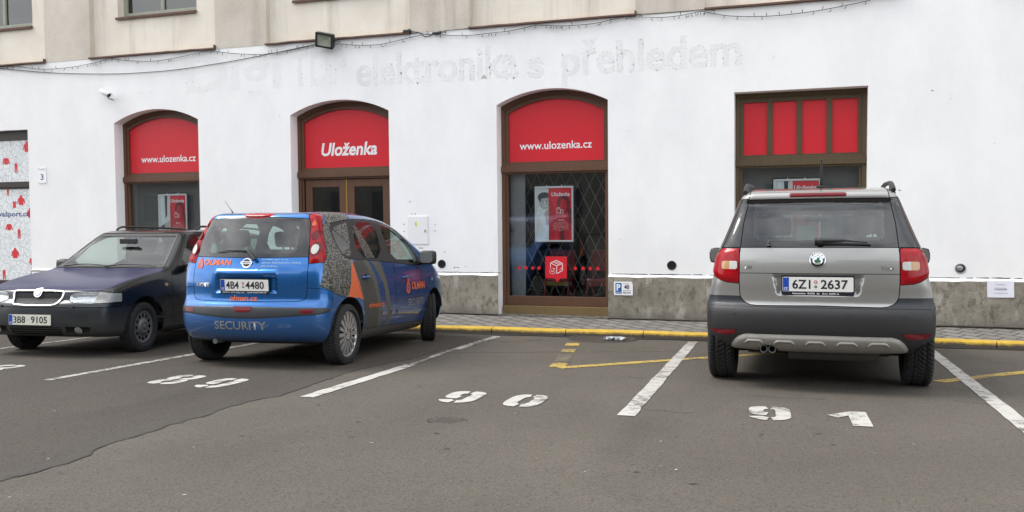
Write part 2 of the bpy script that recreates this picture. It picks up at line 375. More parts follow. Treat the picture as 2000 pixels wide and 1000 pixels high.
m_asphalt('old_grey_asphalt', (.073, .0635, .0515), (.106, .094, .0785), 1.7, 55); m_asphalt('coarse_dark_asphalt', (.045, .038, .031), (.069, .0595, .0485), 5.2, 42)
m_asphalt('patch_edge_asphalt', (.052, .046, .0395), (.074, .066, .057), 8.1, 90)
m_paint('white_road_paint', (.43, .415, .385), (.085, .076, .066), .585); m_paint('worn_white_road_paint', (.40, .385, .34), (.068, .059, .050), .645, 16)
m_paint('yellow_road_paint', (.42, .30, .065), (.095, .086, .075), .63, 16); m_paint('faint_yellow_paint', (.25, .20, .09), (.09, .082, .072), .70, 12)
m_pavers(); m_kerb()
plain('red_film', (.63, .014, .026), .38, var=.06, sc=2); plain('white_vinyl', (.85, .85, .86), .4, var=.03); plain('black_vinyl', (.02, .02, .024), .5)
plain('red_vinyl', (.62, .012, .024), .4, var=.05); plain('blue_vinyl', (.01, .12, .36), .4); plain('navy_ink', (.04, .06, .22), .5)
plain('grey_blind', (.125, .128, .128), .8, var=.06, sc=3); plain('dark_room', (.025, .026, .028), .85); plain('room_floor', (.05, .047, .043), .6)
plain('silver_frame', (.74, .75, .77), .35, .3, var=.05); plain('poster_grey', (.17, .18, .18), .5, var=.1); plain('poster_light', (.62, .65, .66), .5, var=.06); plain('stone_wall', (.20, .19, .17), .9, var=.3, sc=.6); plain('dim_glass', (.05, .055, .06), .2); plain('ghost_stain', (.80, .80, .80), .9); plain('poster_dark', (.035, .04, .05), .5)
plain('poster_shirt', (.66, .74, .78), .5, var=.2, sc=30); plain('poster_skin', (.42, .43, .43), .5, var=.1); plain('poster_red', (.68, .018, .04), .4, var=.1); plain('poster_dark_red', (.16, .010, .022), .4, var=.2); plain('poster_mid_red', (.48, .016, .035), .4, var=.15)
plain('red_plastic', (.30, .012, .02), .4); plain('brass', (.42, .28, .06), .35, .8); plain('steel_grille', (.15, .15, .145), .5, .2)
plain('metal_white', (.78, .78, .78), .45, var=.03); plain('metal_grey', (.32, .33, .34), .4, .6); plain('black_metal', (.018, .020, .022), .45); plain('sticker_yellow', (.75, .68, .03), .5)
plain('floodlight_glass', (.70, .72, .58), .35); plain('cable_black', (.02, .02, .022), .6); plain('cable_green', (.035, .045, .04), .6)
plain('rusty_flashing', (.115, .060, .045), .65, .2, var=.35, sc=9); plain('paper', (.74, .74, .82), .85, var=.04); plain('ink', (.05, .05, .09), .8); plain('residue', (.30, .29, .27), .9); plain('faint_residue', (.70, .69, .68), .9)
plain('window_frame_green', (.30, .31, .25), .6); plain('plaster_jamb', (.50, .47, .43), .9); plain('cast_iron', (.045, .036, .030), .75, .2, var=.5, sc=14); plain('litter', (.34, .36, .38), .8, var=.25, sc=30); plain('crack_black', (.02, .018, .016), .9)
plain('underbody_dirt', (.055, .048, .038), .95, var=.5, sc=30); plain('sticker_green', (.10, .25, .20), .6)
glassmat('shop_glass', (.88, .90, .90), .055); glassmat('upper_glass', (.5, .52, .5), .06)
t = NT('clothing_print_film'); v = t.co((1, 1, 1)); vo = t.n('ShaderNodeTexVoronoi', feature='DISTANCE_TO_EDGE'); vo.inputs['Scale'].default_value = 9.5; t.l(t.mix(.06, v, t.n('ShaderNodeTexNoise').outputs[1]), vo.inputs['Vector'])
n = t.noise(21, 2, .5, v); li = t.ramp(t.math('ABSOLUTE', t.math('SUBTRACT', n, .5)), .008, .02, (1, 1, 1), (0, 0, 0))
li2 = t.ramp(vo.outputs[0], .012, .03, (1, 1, 1), (0, 0, 0)); c = t.mix(t.math('MULTIPLY', t.math('MAXIMUM', li, li2), .75), (.76, .79, .80), (.24, .27, .28)); t.bsdf(c, .45)
# car materials
m_paintcar('silver_beige_paint', (.310, .310, .295), .55, .30, amt=.25, coat=1.0); m_paintcar('bright_blue_paint', (.007, .125, .40), .7, .24, dirt=(.030, .045, .085), zd=(.25, .70), amt=.65, coat=1.0); m_paintcar('shaded_blue_paint', (.010, .070, .25), .45, .26, dirt=(.055, .055, .055), zd=(.20, .50), amt=.4, coat=1.0)  # door blue is the body blue darkened, side shade put into the colour
m_paintcar('dark_petrol_paint', (.006, .009, .010), .3, .24, coat=.4, dirt=(.06, .058, .05), zd=(.2, .6), amt=.6); m_paintcar('navy_bonnet', (.016, .018, .075), .2, .30, coat=.2, amt=0)  # bonnet bluer and lighter than the rest of the body
m_paintcar('dark_cladding', (.017, .021, .027), 0, .42, dirt=(.10, .095, .085), zd=(.25, .60), amt=.35, coat=.0); m_paintcar('dark_petrol_bumper', (.012, .016, .020), .1, .42, dirt=(.07, .066, .058), zd=(.2, .5), amt=.6, coat=.15)
m_paintcar('dirty_silver_plastic', (.33, .315, .285), .35, .36, dirt=(.15, .14, .12), zd=(.25, .5), amt=.7, coat=.2)
plain('black_plastic', (.018, .018, .019), .5); plain('gloss_black', (.010, .010, .011), .08, coat=.5); plain('seam_black', (.004, .004, .004), .9); plain('chrome', (.78, .79, .80), .12, 1.0, var=.03); plain('rubber', (.016, .016, .0165), .78, var=.3, sc=40)
plain('cabin_dark', (.022, .022, .024), .85); plain('seat_cloth', (.035, .036, .04), .9); plain('dark_steel', (.13, .13, .13), .5, .3); plain('silver_hubcap', (.48, .48, .48), .33, .75, var=.1); plain('underbody', (.012, .012, .012), .9); plain('muddy_sill', (.06, .057, .052), .7, var=.25, sc=6)
plain('plate_white', (.74, .74, .70), .4, var=.03); plain('plate_cream', (.62, .62, .53), .45, var=.05); plain('plate_ink', (.012, .012, .02), .4); plain('plate_blue', (.01, .06, .38), .4); plain('red_lens_plain', (.42, .008, .014), .12, coat=.6)
plain('orange_vinyl', (.62, .12, .035), .45, var=.1); plain('grey_vinyl', (.20, .21, .21), .4); plain('pale_blue_vinyl', (.42, .60, .75), .4); plain('olive_band', (.085, .085, .066), .5, var=.2, sc=12); plain('dusty_olive', (.050, .050, .043), .55, var=.25, sc=8)
plain('lens_white', (.52, .51, .48), .15, coat=.6, var=.15, sc=45); plain('clear_lens', (.27, .27, .255), .12, coat=.6, var=.25, sc=45); plain('lens_amber', (.46, .27, .12), .15, coat=.6); plain('reflector_bowl', (.55, .57, .58), .12, .8, var=.25, sc=25)
plain('badge_green', (.02, .12, .06), .35, .3)
for nm, a, b in (('red_lamp_lens', (.38, .004, .010), (.22, .002, .006)), ('dark_red_lamp_lens', (.17, .010, .016), (.10, .006, .010))):
    t = NT(nm); n = t.noise(9, 2, .4, t.co((1, 1, 3))); t.bsdf(t.mix(n, a, b), .14, 0, t.noise(140, 1), .001, .3, coat=0, spec=.35)
t = NT('pebble_wrap'); v = t.co(); vo = t.n('ShaderNodeTexVoronoi'); vo.inputs['Scale'].default_value = 40; t.l(t.co((1, 1, 1.6)), vo.inputs['Vector']); n = t.noise(30, 4, .7, v)
t.bsdf(t.mix(t.ramp(t.math('ADD', vo.outputs['Distance'], t.math('MULTIPLY', n, .5)), .25, .85), (.29, .28, .235), (.022, .022, .018)), .45, 0, vo.outputs['Distance'], .004, .6, coat=.3)
glassmat('tailgate_glass', (.34, .48, .45), .085, dirt=.012); glassmat('hatch_glass', (.62, .75, .71), .08, dirt=.015); glassmat('side_glass', (.60, .72, .66), .09, dirt=.04); glassmat('windscreen_glass', (.62, .68, .64), .045, dirt=.02); glassmat('privacy_glass', (.20, .27, .26), .15, dirt=.10); glassmat('lamp_glass', (.9, .92, .92), .09)
# ---------------------------------------------------------------- mesh helpers
def tag(o, label=None, cat=None, group=None, kind=None):
    for k, v in (('label', label), ('category', cat), ('group', group), ('kind', kind)):
        if v: o[k] = v
    return o
def empty(name, loc=(0, 0, 0), parent=None):
    o = bpy.data.objects.new(name, None); COL.objects.link(o); o.location = loc; o.empty_display_size = .2
    if parent is not None: o.parent = parent
    return o
def link(name, me, parent=None):
    o = bpy.data.objects.new(name, me); COL.objects.link(o)
    if parent is not None: o.parent = parent
    return o
def tmesh(name, V, T, mats, parent=None, N=None, mi=None):
    V = np.asarray(V, np.float32); T = np.asarray(T, np.int32)
    u, inv = np.unique(T, return_inverse=True); V = V[u]; T = inv.reshape(-1, 3).astype(np.int32)
    me = bpy.data.meshes.new(name); me.vertices.add(len(V)); me.vertices.foreach_set('co', V.ravel()); me.loops.add(T.size); me.loops.foreach_set('vertex_index', T.ravel())
    me.polygons.add(len(T)); me.polygons.foreach_set('loop_start', np.arange(0, T.size, 3, dtype=np.int32)); me.polygons.foreach_set('loop_total', np.full(len(T), 3, np.int32))
    if mi is not None: me.polygons.foreach_set('material_index', np.asarray(mi, np.int32))
    me.polygons.foreach_set('use_smooth', np.ones(len(T), bool)); me.update(calc_edges=True); me.validate()
    for m in (mats if isinstance(mats, (list, tuple)) else [mats]): me.materials.append(MATS[m])
    if N is not None: me.normals_split_custom_set_from_vertices(np.asarray(N)[u].tolist())
    return link(name, me, parent)
class MB:
    def __init__(s): s.v = []; s.f = []; s.m = []; s.sm = []
    def add(s, v, f, m=0, sm=False):
        o = len(s.v); s.v += [tuple(p) for p in v]
        for q in f: s.f.append([i+o for i in q]); s.m.append(m); s.sm.append(sm)
        return s
    def box(s, x0, x1, y0, y1, z0, z1, m=0, R=None, bev=0):
        if bev:
            b = min(bev, (x1-x0)*.45, (y1-y0)*.45, (z1-z0)*.45); c = []
            bm = bmesh.new(); bmesh.ops.create_cube(bm, size=1)
            for v in bm.verts: v.co = ((x0+x1)/2+v.co.x*(x1-x0), (y0+y1)/2+v.co.y*(y1-y0), (z0+z1)/2+v.co.z*(z1-z0))
            bmesh.ops.bevel(bm, geom=bm.edges[:], offset=b, segments=2, affect='EDGES', profile=.6)
            bm.verts.index_update(); P = [v.co.copy() for v in bm.verts]; F = [[v.index for v in f.verts] for f in bm.faces]; bm.free()
        else:
            P = [Vector((x, y, z)) for x in (x0, x1) for y in (y0, y1) for z in (z0, z1)]
            F = [(0, 1, 3, 2), (4, 6, 7, 5), (0, 4, 5, 1), (2, 3, 7, 6), (0, 2, 6, 4), (1, 5, 7, 3)]
        if R is not None: P = [R @ p for p in P]
        return s.add(P, F, m)
    def prism(s, poly, axis, a, b, m=0, back=True):
        """flat polygon (CCW seen against the axis direction) extruded a->b along axis; 'y': (x,z), 'x': (y,z), 'z': (x,y)"""
        def P(u, v, w): return {'y': (u, w, v), 'x': (w, u, v), 'z': (u, v, w)}[axis]
        n = len(poly); A = [P(u, v, a) for u, v in poly]; B = [P(u, v, b) for u, v in poly]
        T = tri2d(poly); F = [t for t in T]
        if back: F += [tuple(i+n for i in t[::-1]) for t in T]
        if abs(a-b) > 1e-6: F += [(i, i+n, (i+1) % n+n, (i+1) % n) for i in range(n)]
        else: return s.add(A, T, m)
        return s.add(A+B, F, m)
    def tube(s, pts, r, n=8, m=0, cap=True, closed=False):
        pts = [Vector(p) for p in pts]; R = r if isinstance(r, (list, tuple)) else [r]*len(pts); V = []; k = len(pts)
        up = Vector((0, 0, 1))
        for i, p in enumerate(pts):
            d = ((pts[(i+1) % k] if (closed or i < k-1) else p)-(pts[i-1] if (closed or i) else p)).normalized()
            a = d.cross(up)
            if a.length < .05: a = d.cross(Vector((1, 0, 0)))
            a.normalize(); b = a.cross(d)
            for j in range(n):
                t = 2*math.pi*j/n; V.append(p+(a*math.cos(t)+b*math.sin(t))*R[i])
        F = [(i*n+j, i*n+(j+1) % n, ((i+1) % k)*n+(j+1) % n, ((i+1) % k)*n+j) for i in range(k if closed else k-1) for j in range(n)]
        o = len(s.v); s.add(V, F, m, True)
        if cap and not closed: s.add(V[:n], [tuple(range(n))[::-1]], m); s.add(V[-n:], [tuple(range(n))], m)
        return s
    def lathe(s, prof, n=32, axis='y', c=(0, 0, 0), m=0, a0=0, a1=2*math.pi):
        """prof: (radius, along)"""
        full = abs(a1-a0-2*math.pi) < 1e-6; k = n if full else n+1; V = []
        for j in range(k):
            t = a0+(a1-a0)*j/n; ct, st = math.cos(t), math.sin(t)
            for r, h in prof:
                V.append({'y': (c[0]+r*ct, c[1]+h, c[2]+r*st), 'x': (c[0]+h, c[1]+r*ct, c[2]+r*st), 'z': (c[0]+r*ct, c[1]+r*st, c[2]+h)}[axis])
        q = len(prof); F = [(j*q+i, j*q+i+1, ((j+1) % k)*q+i+1, ((j+1) % k)*q+i) for j in range(n) for i in range(q-1)]
        return s.add(V, F, m, True)
    def build(s, name, mats, parent=None, fixn=False):
        me = bpy.data.meshes.new(name); me.from_pydata(s.v, [], s.f); me.polygons.foreach_set('material_index', s.m); me.polygons.foreach_set('use_smooth', s.sm)
        for m in (mats if isinstance(mats, (list, tuple)) else [mats]): me.materials.append(MATS[m])
        if fixn:
            bm = bmesh.new(); bm.from_mesh(me); bmesh.ops.recalc_face_normals(bm, faces=bm.faces); bm.to_mesh(me); bm.free()
        me.update(); return link(name, me, parent)
def tri2d(poly):
    n = len(poly)
    if n <= 4 : return [tuple(range(n))]
    v, e, f, *_ = delaunay_2d_cdt([Vector(p) for p in poly], [(i, (i+1) % n) for i in range(n)], [], 1, 1e-7)
    if len(v) != n: return [tuple(range(n))]
    a = sum(poly[i-1][0]*poly[i][1]-poly[i][0]*poly[i-1][1] for i in range(n))
    out = []
    for t in f:
        t = tuple(t); s_ = sum(poly[t[i-1]][0]*poly[t[i]][1]-poly[t[i]][0]*poly[t[i-1]][1] for i in range(len(t)))
        out.append(t if s_*a > 0 else t[::-1])
    return out
def ell(cx, cy, rx, ry=None, n=24, a0=0, a1=2*math.pi, close=False):
    ry = rx if ry is None else ry; k = n+1 if close else n
    return [(cx+rx*math.cos(a0+(a1-a0)*i/n), cy+ry*math.sin(a0+(a1-a0)*i/n)) for i in range(k)]
def rrect(x0, x1, y0, y1, r, n=4):
    P = []
    for cx, cy, a in ((x1-r, y1-r, 0), (x0+r, y1-r, 90), (x0+r, y0+r, 180), (x1-r, y0+r, 270)):
        P += [(cx+r*math.cos(math.radians(a+90*i/n)), cy+r*math.sin(math.radians(a+90*i/n))) for i in range(n+1)]
    return P
def stroke(pts, w):
    """thick polyline as a list of quads (2D)"""
    Q = []
    for a, b in zip(pts[:-1], pts[1:]):
        d = np.array(b, float)-np.array(a); L_ = np.hypot(*d) or 1; nrm = np.array([-d[1], d[0]])/L_*w/2; e = d/L_*w*.35
        Q.append([tuple(a-nrm-e), tuple(b-nrm+e), tuple(b+nrm+e), tuple(a+nrm-e)])
    return Q
_TX = {}
def text2d(body, w, h=None, bold=0., shear=0., space=1.):
    """lettering as (verts2d, faces) fitted into w x h with the origin at its lower left"""
    key = (body, bold, shear, space)
    if key not in _TX:
        cu = bpy.data.curves.new('t', 'FONT'); cu.body = body; cu.size = 1; cu.offset = bold; cu.shear = shear; cu.space_character = space; cu.resolution_u = 3; cu.fill_mode = 'FRONT'
        ob = bpy.data.objects.new('t', cu); COL.objects.link(ob); dg = bpy.context.evaluated_depsgraph_get()
        me = bpy.data.meshes.new_from_object(ob.evaluated_get(dg)); v = np.array([(p.co.x, p.co.y) for p in me.vertices]); f = []
        for p in me.polygons:
            q = list(p.vertices); f.append(tuple(q if p.normal.z > 0 else q[::-1]))
        bpy.data.objects.remove(ob); bpy.data.curves.remove(cu); bpy.data.meshes.remove(me); _TX[key] = (v, f)
    v, f = _TX[key]; lo, hi = v.min(0), v.max(0); sx = w/(hi[0]-lo[0]); sy = sx if h is None else h/(hi[1]-lo[1])
    return (v-lo)*np.array([sx, sy]), f
def walltext(mb, body, x, z, w, h, y, m=0, **k):
    v, f = text2d(body, w, h, **k); mb.add([(x+a, y, z+b) for a, b in v], f, m); return mb
# ---------------------------------------------------------------- ground
def gz(x, y): return .0012*(x+2)-.03986*(max(y, -14)+4)
def ky(x): return -1.02+.0316*(x+2)
def sheet(name, quads_or_polys, mat, lift, parent, kind=None):
    mb = MB()
    for P in quads_or_polys: mb.add([(x, y, gz(x, y)+lift) for x, y in P], tri2d(P))
    o = mb.build(name, mat, parent)
    if kind: o['kind'] = kind
    return o
mb = MB(); xs = [-80, -20, -10, -5, 0, 5, 12, 60]; ys = [-160, -60, -14, -9, -5, -3, -.5]
mb.add([(x, y, gz(x, y)) for x in xs for y in ys], [(i*7+j, (i+1)*7+j, (i+1)*7+j+1, i*7+j+1) for i in range(7) for j in range(6)])
lot = tag(mb.build('parking_lot', 'old_grey_asphalt'), kind='structure')
edge = [(-3.60, -13.9), (-3.55, -12), (-3.66, -10.5), (-3.622, -9.02), (-3.623, -8.73), (-3.65, -8.42), (-3.737, -8.31), (-3.78, -7.79), (-3.80, -7.41), (-3.87, -6.70), (-3.81, -6.4), (-3.86, -5.9), (-3.96, -4.93), (-3.93, -4.4), (-3.86, -3.94), (-3.87, -2.7), (-3.85, -1.5), (-3.85, -1.03)]
E2 = []
for (a, b), (c, d) in zip(edge[:-1], edge[1:]):
    k = max(2, int(math.hypot(c-a, d-b)/.09))
    for i in range(k): E2.append((a+(c-a)*i/k+RNG.normal(0, .010), b+(d-b)*i/k))
E2.append(edge[-1])
patch = sheet('asphalt_patch', [[(-45, -13.9)]+E2+[(-45, ky(-45)-.02)]], 'coarse_dark_asphalt', .0025, lot)
cr_ = []
for (a, b), (c, d) in zip(E2[:-1], E2[1:]):
    if b > -9.4 and RNG.rand() < .6:
        q = .002+.006*RNG.rand(); cr_.append([(a-.004, b), (a+q, b), (c+q*.8, d), (c-.004, d)])
sheet('patch_seam', cr_, 'crack_black', .0036, lot)
mg = []
for (a, b), (c, d) in zip(E2[:-1], E2[1:]):
    if b < -6.9: f0, f1 = [.05+.10*max(0, min(1, (-6.9-q)/1.2))+.05*math.sin(q*2.3)+.02*math.sin(q*9) for q in (b, d)]; mg.append([(a-.006, b), (c-.006, d), (c-.006-f1, d+.02), (a-.006-f0, b+.02)])
sheet('patch_margin', mg, 'patch_edge_asphalt', .0031, lot)
def stripe(name, P, mat, lift=.0046): return sheet(name, [P], mat, lift, lot)
def ragged(a, b, w, n, jit):
    (ax, ay), (bx, by) = a, b; Lf = []; Rt = []
    dx, dy = bx-ax, by-ay; l = math.hypot(dx, dy); nx, ny = -dy/l, dx/l
    for i in range(n+1):
        t = i/n; j1, j2 = RNG.normal(0, jit, 2); Lf.append((ax+dx*t+nx*(w/2+j1), ay+dy*t+ny*(w/2+j1))); Rt.append((ax+dx*t-nx*(w/2+j2), ay+dy*t-ny*(w/2+j2)))
    return Lf+Rt[::-1]
stripe('parking_line', ragged((-1.163, -6.36), (-1.347, -1.52), .118, 40, .003), 'white_road_paint')
stripe('parking_line', ragged((-1.348, -1.50), (-1.362, -1.17), .115, 8, .006), 'worn_white_road_paint')
stripe('parking_line', ragged((1.285, -6.9), (1.266, -1.15), .115, 40, .003), 'white_road_paint')
stripe('parking_line', ragged((-3.572, -6.38), (-3.66, -4.35), .115, 22, .004)[:], 'white_road_paint')
stripe('parking_line', ragged((-3.655, -4.4), (-3.79, -2.9), .060, 16, .010), 'worn_white_road_paint')
stripe('parking_line', ragged((-3.765, -2.95), (-3.845, -1.30), .105, 16, .006), 'worn_white_road_paint')
stripe('parking_line', ragged((-6.10, -6.32), (-6.33, -1.4), .085, 40, .004), 'worn_white_road_paint', .0056)
stripe('parking_line', ragged((-8.50, -6.2), (-8.72, -1.4), .085, 40, .004), 'worn_white_road_paint', .0056)
def digit(ch, w=.275, h=.54):
    """stencil numerals as lists of polygons in a w x h cell"""
    t = .098; P = []
    def arc(cx, cy, rx, ry, a0, a1, th=t, n=14):
        sq = lambda rx_, ry_, u0, u1: [(cx+rx_*math.copysign(abs(math.cos(q))**.62, math.cos(q)), cy+ry_*math.copysign(abs(math.sin(q))**.62, math.sin(q))) for q in np.linspace(math.radians(u0), math.radians(u1), n+1)]
        return sq(rx, ry, a0, a1)+sq(rx-th, ry-th*1.15, a1, a0)
    if ch == '0': P = [arc(w/2, h/2, w/2, h/2, 92.5, 267.5), arc(w/2, h/2, w/2, h/2, -87.5, 87.5)]
    if ch == '8':
        for cy, ry in ((h*.735, h*.265), (h*.255, h*.265)): P += [arc(w/2, cy, w/2, ry, 93, 267, .085), arc(w/2, cy, w/2, ry, -87, 87, .085)]
    if ch == '9':
        P = [arc(w/2, h*.67, w/2, h*.33, 93, 267), arc(w/2, h*.67, w/2, h*.33, 4, 87), [(w, h*.70), (w, h*.40)]+ell(w/2, h*.30, w/2, h*.30, 9, 0, -math.radians(80), True)+ell(w/2, h*.30, w/2-t, h*.30-t*1.1, 9, -math.radians(80), 0, True)+[(w-t, h*.70)], ell(w/2, h*.30, w/2, h*.30, 6, math.radians(262), math.radians(195), True)+ell(w/2, h*.30, w/2-t, h*.30-t*1.1, 6, math.radians(195), math.radians(262), True)]
    if ch == '1': P = [[(w*.42, 0), (w*.86, 0), (w*.86, h), (w*.50, h), (-.02, h*.66), (w*.16, h*.50), (w*.42, h*.69)]]
    return P
def number(s, x, y, ang, mat='white_road_paint', lift=.0050):
    c, q = math.cos(ang), math.sin(ang); Q = []
    for P in digit(s): Q.append([(x+a*c-b*q, y+a*q+b*c) for a, b in P])
    sheet('bay_number', Q, mat, lift, lot)
for s_, x, y, mt in (('8', -7.28, -6.16, 'white_road_paint'), ('8', -5.22, -6.20, 'white_road_paint'), ('9', -4.74, -6.26, 'white_road_paint'), ('9', -2.60, -6.27, 'white_road_paint'), ('0', -2.10, -6.27, 'white_road_paint'), ('9', -.385, -6.23, 'white_road_paint'), ('1', .14, -6.25, 'white_road_paint')):
    number(s_, x, y, math.radians(3.0 if x < 0.1 else 2.0), mt, .0060 if x < -4 else .0050)
stripe('yellow_line', ragged((-2.255, -4.10), (-1.02, -2.80), .135, 24, .004), 'yellow_road_paint', .0036)
stripe('yellow_line', ragged((-1.02, -2.80), (.2, -1.55), .12, 24, .004), 'yellow_road_paint', .0033)
for a, b in ((0, .14), (.17, .42), (.52, .66), (.80, .93)):
    A = (-2.27-.46*a, -4.06+2.42*a); B = (-2.27-.46*b, -4.06+2.42*b); stripe('yellow_line', ragged(A, B, .15, 8, .006), 'yellow_road_paint' if a != .17 else 'faint_yellow_paint', .0039)
stripe('yellow_line', ragged((1.03, -3.92), (3.0, -1.7), .13, 30, .004), 'yellow_road_paint', .0036)
stripe('yellow_line', ragged((-3.6, -3.18), (-1.413, -2.27), .018, 30, .003), 'faint_yellow_paint', .0036)
stripe('yellow_line', ragged((-3.587, -1.958), (-3.05, -1.42), .03, 12, .004), 'faint_yellow_paint', .0036)
# small scratches, a worn round cover outline and dirt flecks in the asphalt
fl = []
for i in range(70):
    x, y = RNG.uniform(-6.5, 2.5), RNG.uniform(-9.6, -4.4); a = RNG.uniform(-.5, .5)+.6*(RNG.rand() < .3); l = RNG.uniform(.015, .06); q = RNG.uniform(.003, .009)
    c, s_ = math.cos(a), math.sin(a); fl.append([(x+u*c-v*s_, y+u*s_+v*c) for u, v in [(p*l/2*(1+.2*RNG.normal()), r*q*(1+.3*RNG.normal())) for p, r in ell(0, 0, 1, 1, 7)]])
fk = sheet('grit_flecks', fl, 'crack_black', .0041, lot); fk['kind'] = 'stuff'
fl = []
for i in range(60):
    x, y = RNG.uniform(-6.5, 3), RNG.uniform(-9.6, -1.6); q = RNG.uniform(.003, .009); fl.append([(x+a*q*(1+.4*RNG.normal()), y+b*q*(1+.4*RNG.normal())) for a, b in ell(0, 0, 1, 1, 6)])
fk = sheet('pale_grit', fl, 'litter', .0052, lot); fk['kind'] = 'stuff'
sheet('worn_cover_mark', [stroke([(-2.31+.045*i, -6.99), (-2.27+.045*i, -6.83)], .007)[0] for i in range(4)]+[p for p in stroke(ell(-2.22, -6.91, .13, .11, 18, .3, 4.4), .006)], 'crack_black', .0043, lot)
ck = []
for x0, y0, pts in ((-1.08, -6.10, [(0, 0), (.12, .02), (.22, -.03), (.33, -.02)]), (1.0, -5.0, [(0, 0), (.2, -.06), (.4, -.05), (.62, -.16), (.9, -.18)]), (-1.7, -3.75, [(0, 0), (.08, -.03), (.2, 0)]), (-.1, -5.3, [(-.4, .1), (-.1, .06), (.2, .09)]), (-1.6, -4.6, [(0, 0), (.09, .12), (.16, .04), (.24, .13)])):
    ck += stroke([(x0+a, y0+b) for a, b in pts], .007)
sheet('hairline_crack', ck, 'crack_black', .0054, lot)
# kerb and pavement
mb = MB(); kz = []
prof = [(0, -.02, -.2), (.003, .030, .12), (.006, .052, .30), (.012, .074, .50), (.03, .088, .62), (.125, .094, .70), (.125, -.02, .7)]
x = -40.0
while x < 26:
    a, b = x+.006, x+.994
    V = [(q, ky(q)+d, gz(q, ky(q))+h+.004*math.sin(q*9.1)*(h > .03)) for q in np.linspace(a, b, 3) for d, h, _ in prof]; kz += [k for q in range(3) for _, _, k in prof]; n = len(prof)
    mb.add(V, [(i*n+j, (i+1)*n+j, (i+1)*n+j+1, i*n+j+1) for i in range(2) for j in range(n-1)]+[tuple(range(n)), tuple(range(2*n, 3*n))[::-1]]); x += 1
kerb = tag(mb.build('kerb', 'yellow_kerb_paint'), kind='structure')
at = kerb.data.attributes.new('kz', 'FLOAT', 'POINT'); at.data.foreach_set('value', np.array(kz, np.float32))
mb = MB(); xs = np.linspace(-40, 26, 67)
mb.add([p for q in xs for p in ((q, ky(q)+.124, gz(q, ky(q))+.089), (q, .3, .037+.008*math.sin(q*.8)))], [(2*i, 2*i+2, 2*i+3, 2*i+1) for i in range(66)])
tag(mb.build('pavement', 'pavement_setts'), kind='structure')
mb = MB(); q = [(xx, ky(xx)-.035+.02*math.sin(xx*7)+.012*math.sin(xx*23)) for xx in np.linspace(-6, 3, 120)]
mb.add([p for a, b in q for p in ((a, b, gz(a, b)+.0062), (a, ky(a)+.002, gz(a, ky(a))+.014))], [(2*i, 2*i+2, 2*i+3, 2*i+1) for i in range(119)])
o = mb.build('gutter_dirt', 'crack_black', lot); o['kind'] = 'stuff'
mb = MB(); q = np.linspace(-13, 4, 240); hh = [.012+.03*abs(math.sin(k*3.1)*math.sin(k*1.3+1))+.012*RNG.rand() for k in q]
mb.add([p for k, h_ in zip(q, hh) for p in ((k, -.036-h_, .034+.008*math.sin(k*.8)), (k, -.02, .040+.008*math.sin(k*.8)))], [(2*i, 2*i+2, 2*i+3, 2*i+1) for i in range(239)])
o = mb.build('wall_foot_dirt', 'underbody_dirt', lot); o['kind'] = 'stuff'
mh = tag(empty('manhole_cover', (-2.48, -1.22, gz(-2.48, -1.22))), 'dark rusty round manhole cover with pale litter against the yellow kerb', 'manhole cover')
mb = MB(); mb.lathe([(0, .016), (.30, .016), (.31, .020), (.33, .020), (.34, .014)], 40, 'z'); mb.build('cover', 'cast_iron', mh)
mb = MB(); mb.lathe([(.345, .010), (.36, .018), (.42, .018), (.44, .004)], 40, 'z'); mb.build('rim', 'cast_iron', mh)
lt = tag(None or MB().add([(-2.36+a*.07*(1+.3*math.sin(5*i)), -1.36+b*.05*(1+.3*math.cos(7*i)), gz(-2.36, -1.36)+.022+.03*(i % 2)) for i, (a, b) in enumerate(ell(0, 0, 1, 1, 14))], [tuple(range(14))]).add([(-2.24+a*.09*(1+.3*math.sin(4*i)), -1.42+b*.05*(1+.3*math.cos(6*i)), gz(-2.24, -1.42)+.020+.035*(i % 2)) for i, (a, b) in enumerate(ell(0, 0, 1, 1, 14))], [tuple(range(14))]).build('paper_litter', 'litter'), 'crumpled pale paper litter lying on the manhole cover by the kerb', 'litter')
# ---------------------------------------------------------------- building
bld = tag(empty('building', (-5, 0, 0)), 'whitewashed shopfront building with arched brown windows and a stained cream upper storey', 'building')
bld.location = (0, 0, 0)
OPEN = [(-14.6, -12.86, None, 3.025), (-11.017, -9.354, 3.05, 3.25), (-7.658, -5.977, 3.035, 3.235), (-4.276, -2.657, 3.03, 3.228), (-.967, .672, None, 3.04), (3.1, 4.75, 3.04, 3.24)]
def arch(x0, x1, zs, za, n=22):
    """arc points from right spring to left spring"""
    if zs is None: return [(x1, za), (x0, za)]
    c, s_ = (x1-x0)/2, za-zs; R = (c*c+s_*s_)/(2*s_); a = math.asin(c/R)
    return [((x0+x1)/2+R*math.sin(t), za-R+R*math.cos(t)) for t in np.linspace(a, -a, n)]
def opening(o, z0): return [(o[0], z0), (o[1], z0)]+arch(*o)
def holed(outer, holes, y, mb, m=0):
    P = list(outer); E = [(i, (i+1) % len(outer)) for i in range(len(outer))]
    for h in holes:
        o = len(P); P += h; E += [(o+i, o+(i+1) % len(h)) for i in range(len(h))]
    v, e, f, *_ = delaunay_2d_cdt([Vector(p) for p in P], E, [], 1, 1e-6)
    F = []
    for t in f:
        c = sum((v[i] for i in t), Vector((0, 0)))/len(t)
        if not any(sdpoly(np.array(c.x), np.array(c.y), h) < 0 for h in holes): F.append(tuple(t))
    mb.add([(p.x, y, p.y) for p in v], F, m)
mb = MB(); xl, xr = -40, 26
ZP = .618
holed([(xl, ZP)]+[q for o in OPEN for q in ((o[0], ZP), (o[1], ZP))]+[(xr, ZP), (xr, 4.14), (xl, 4.14)], [opening(o, ZP-.0) for o in OPEN], 0, mb)
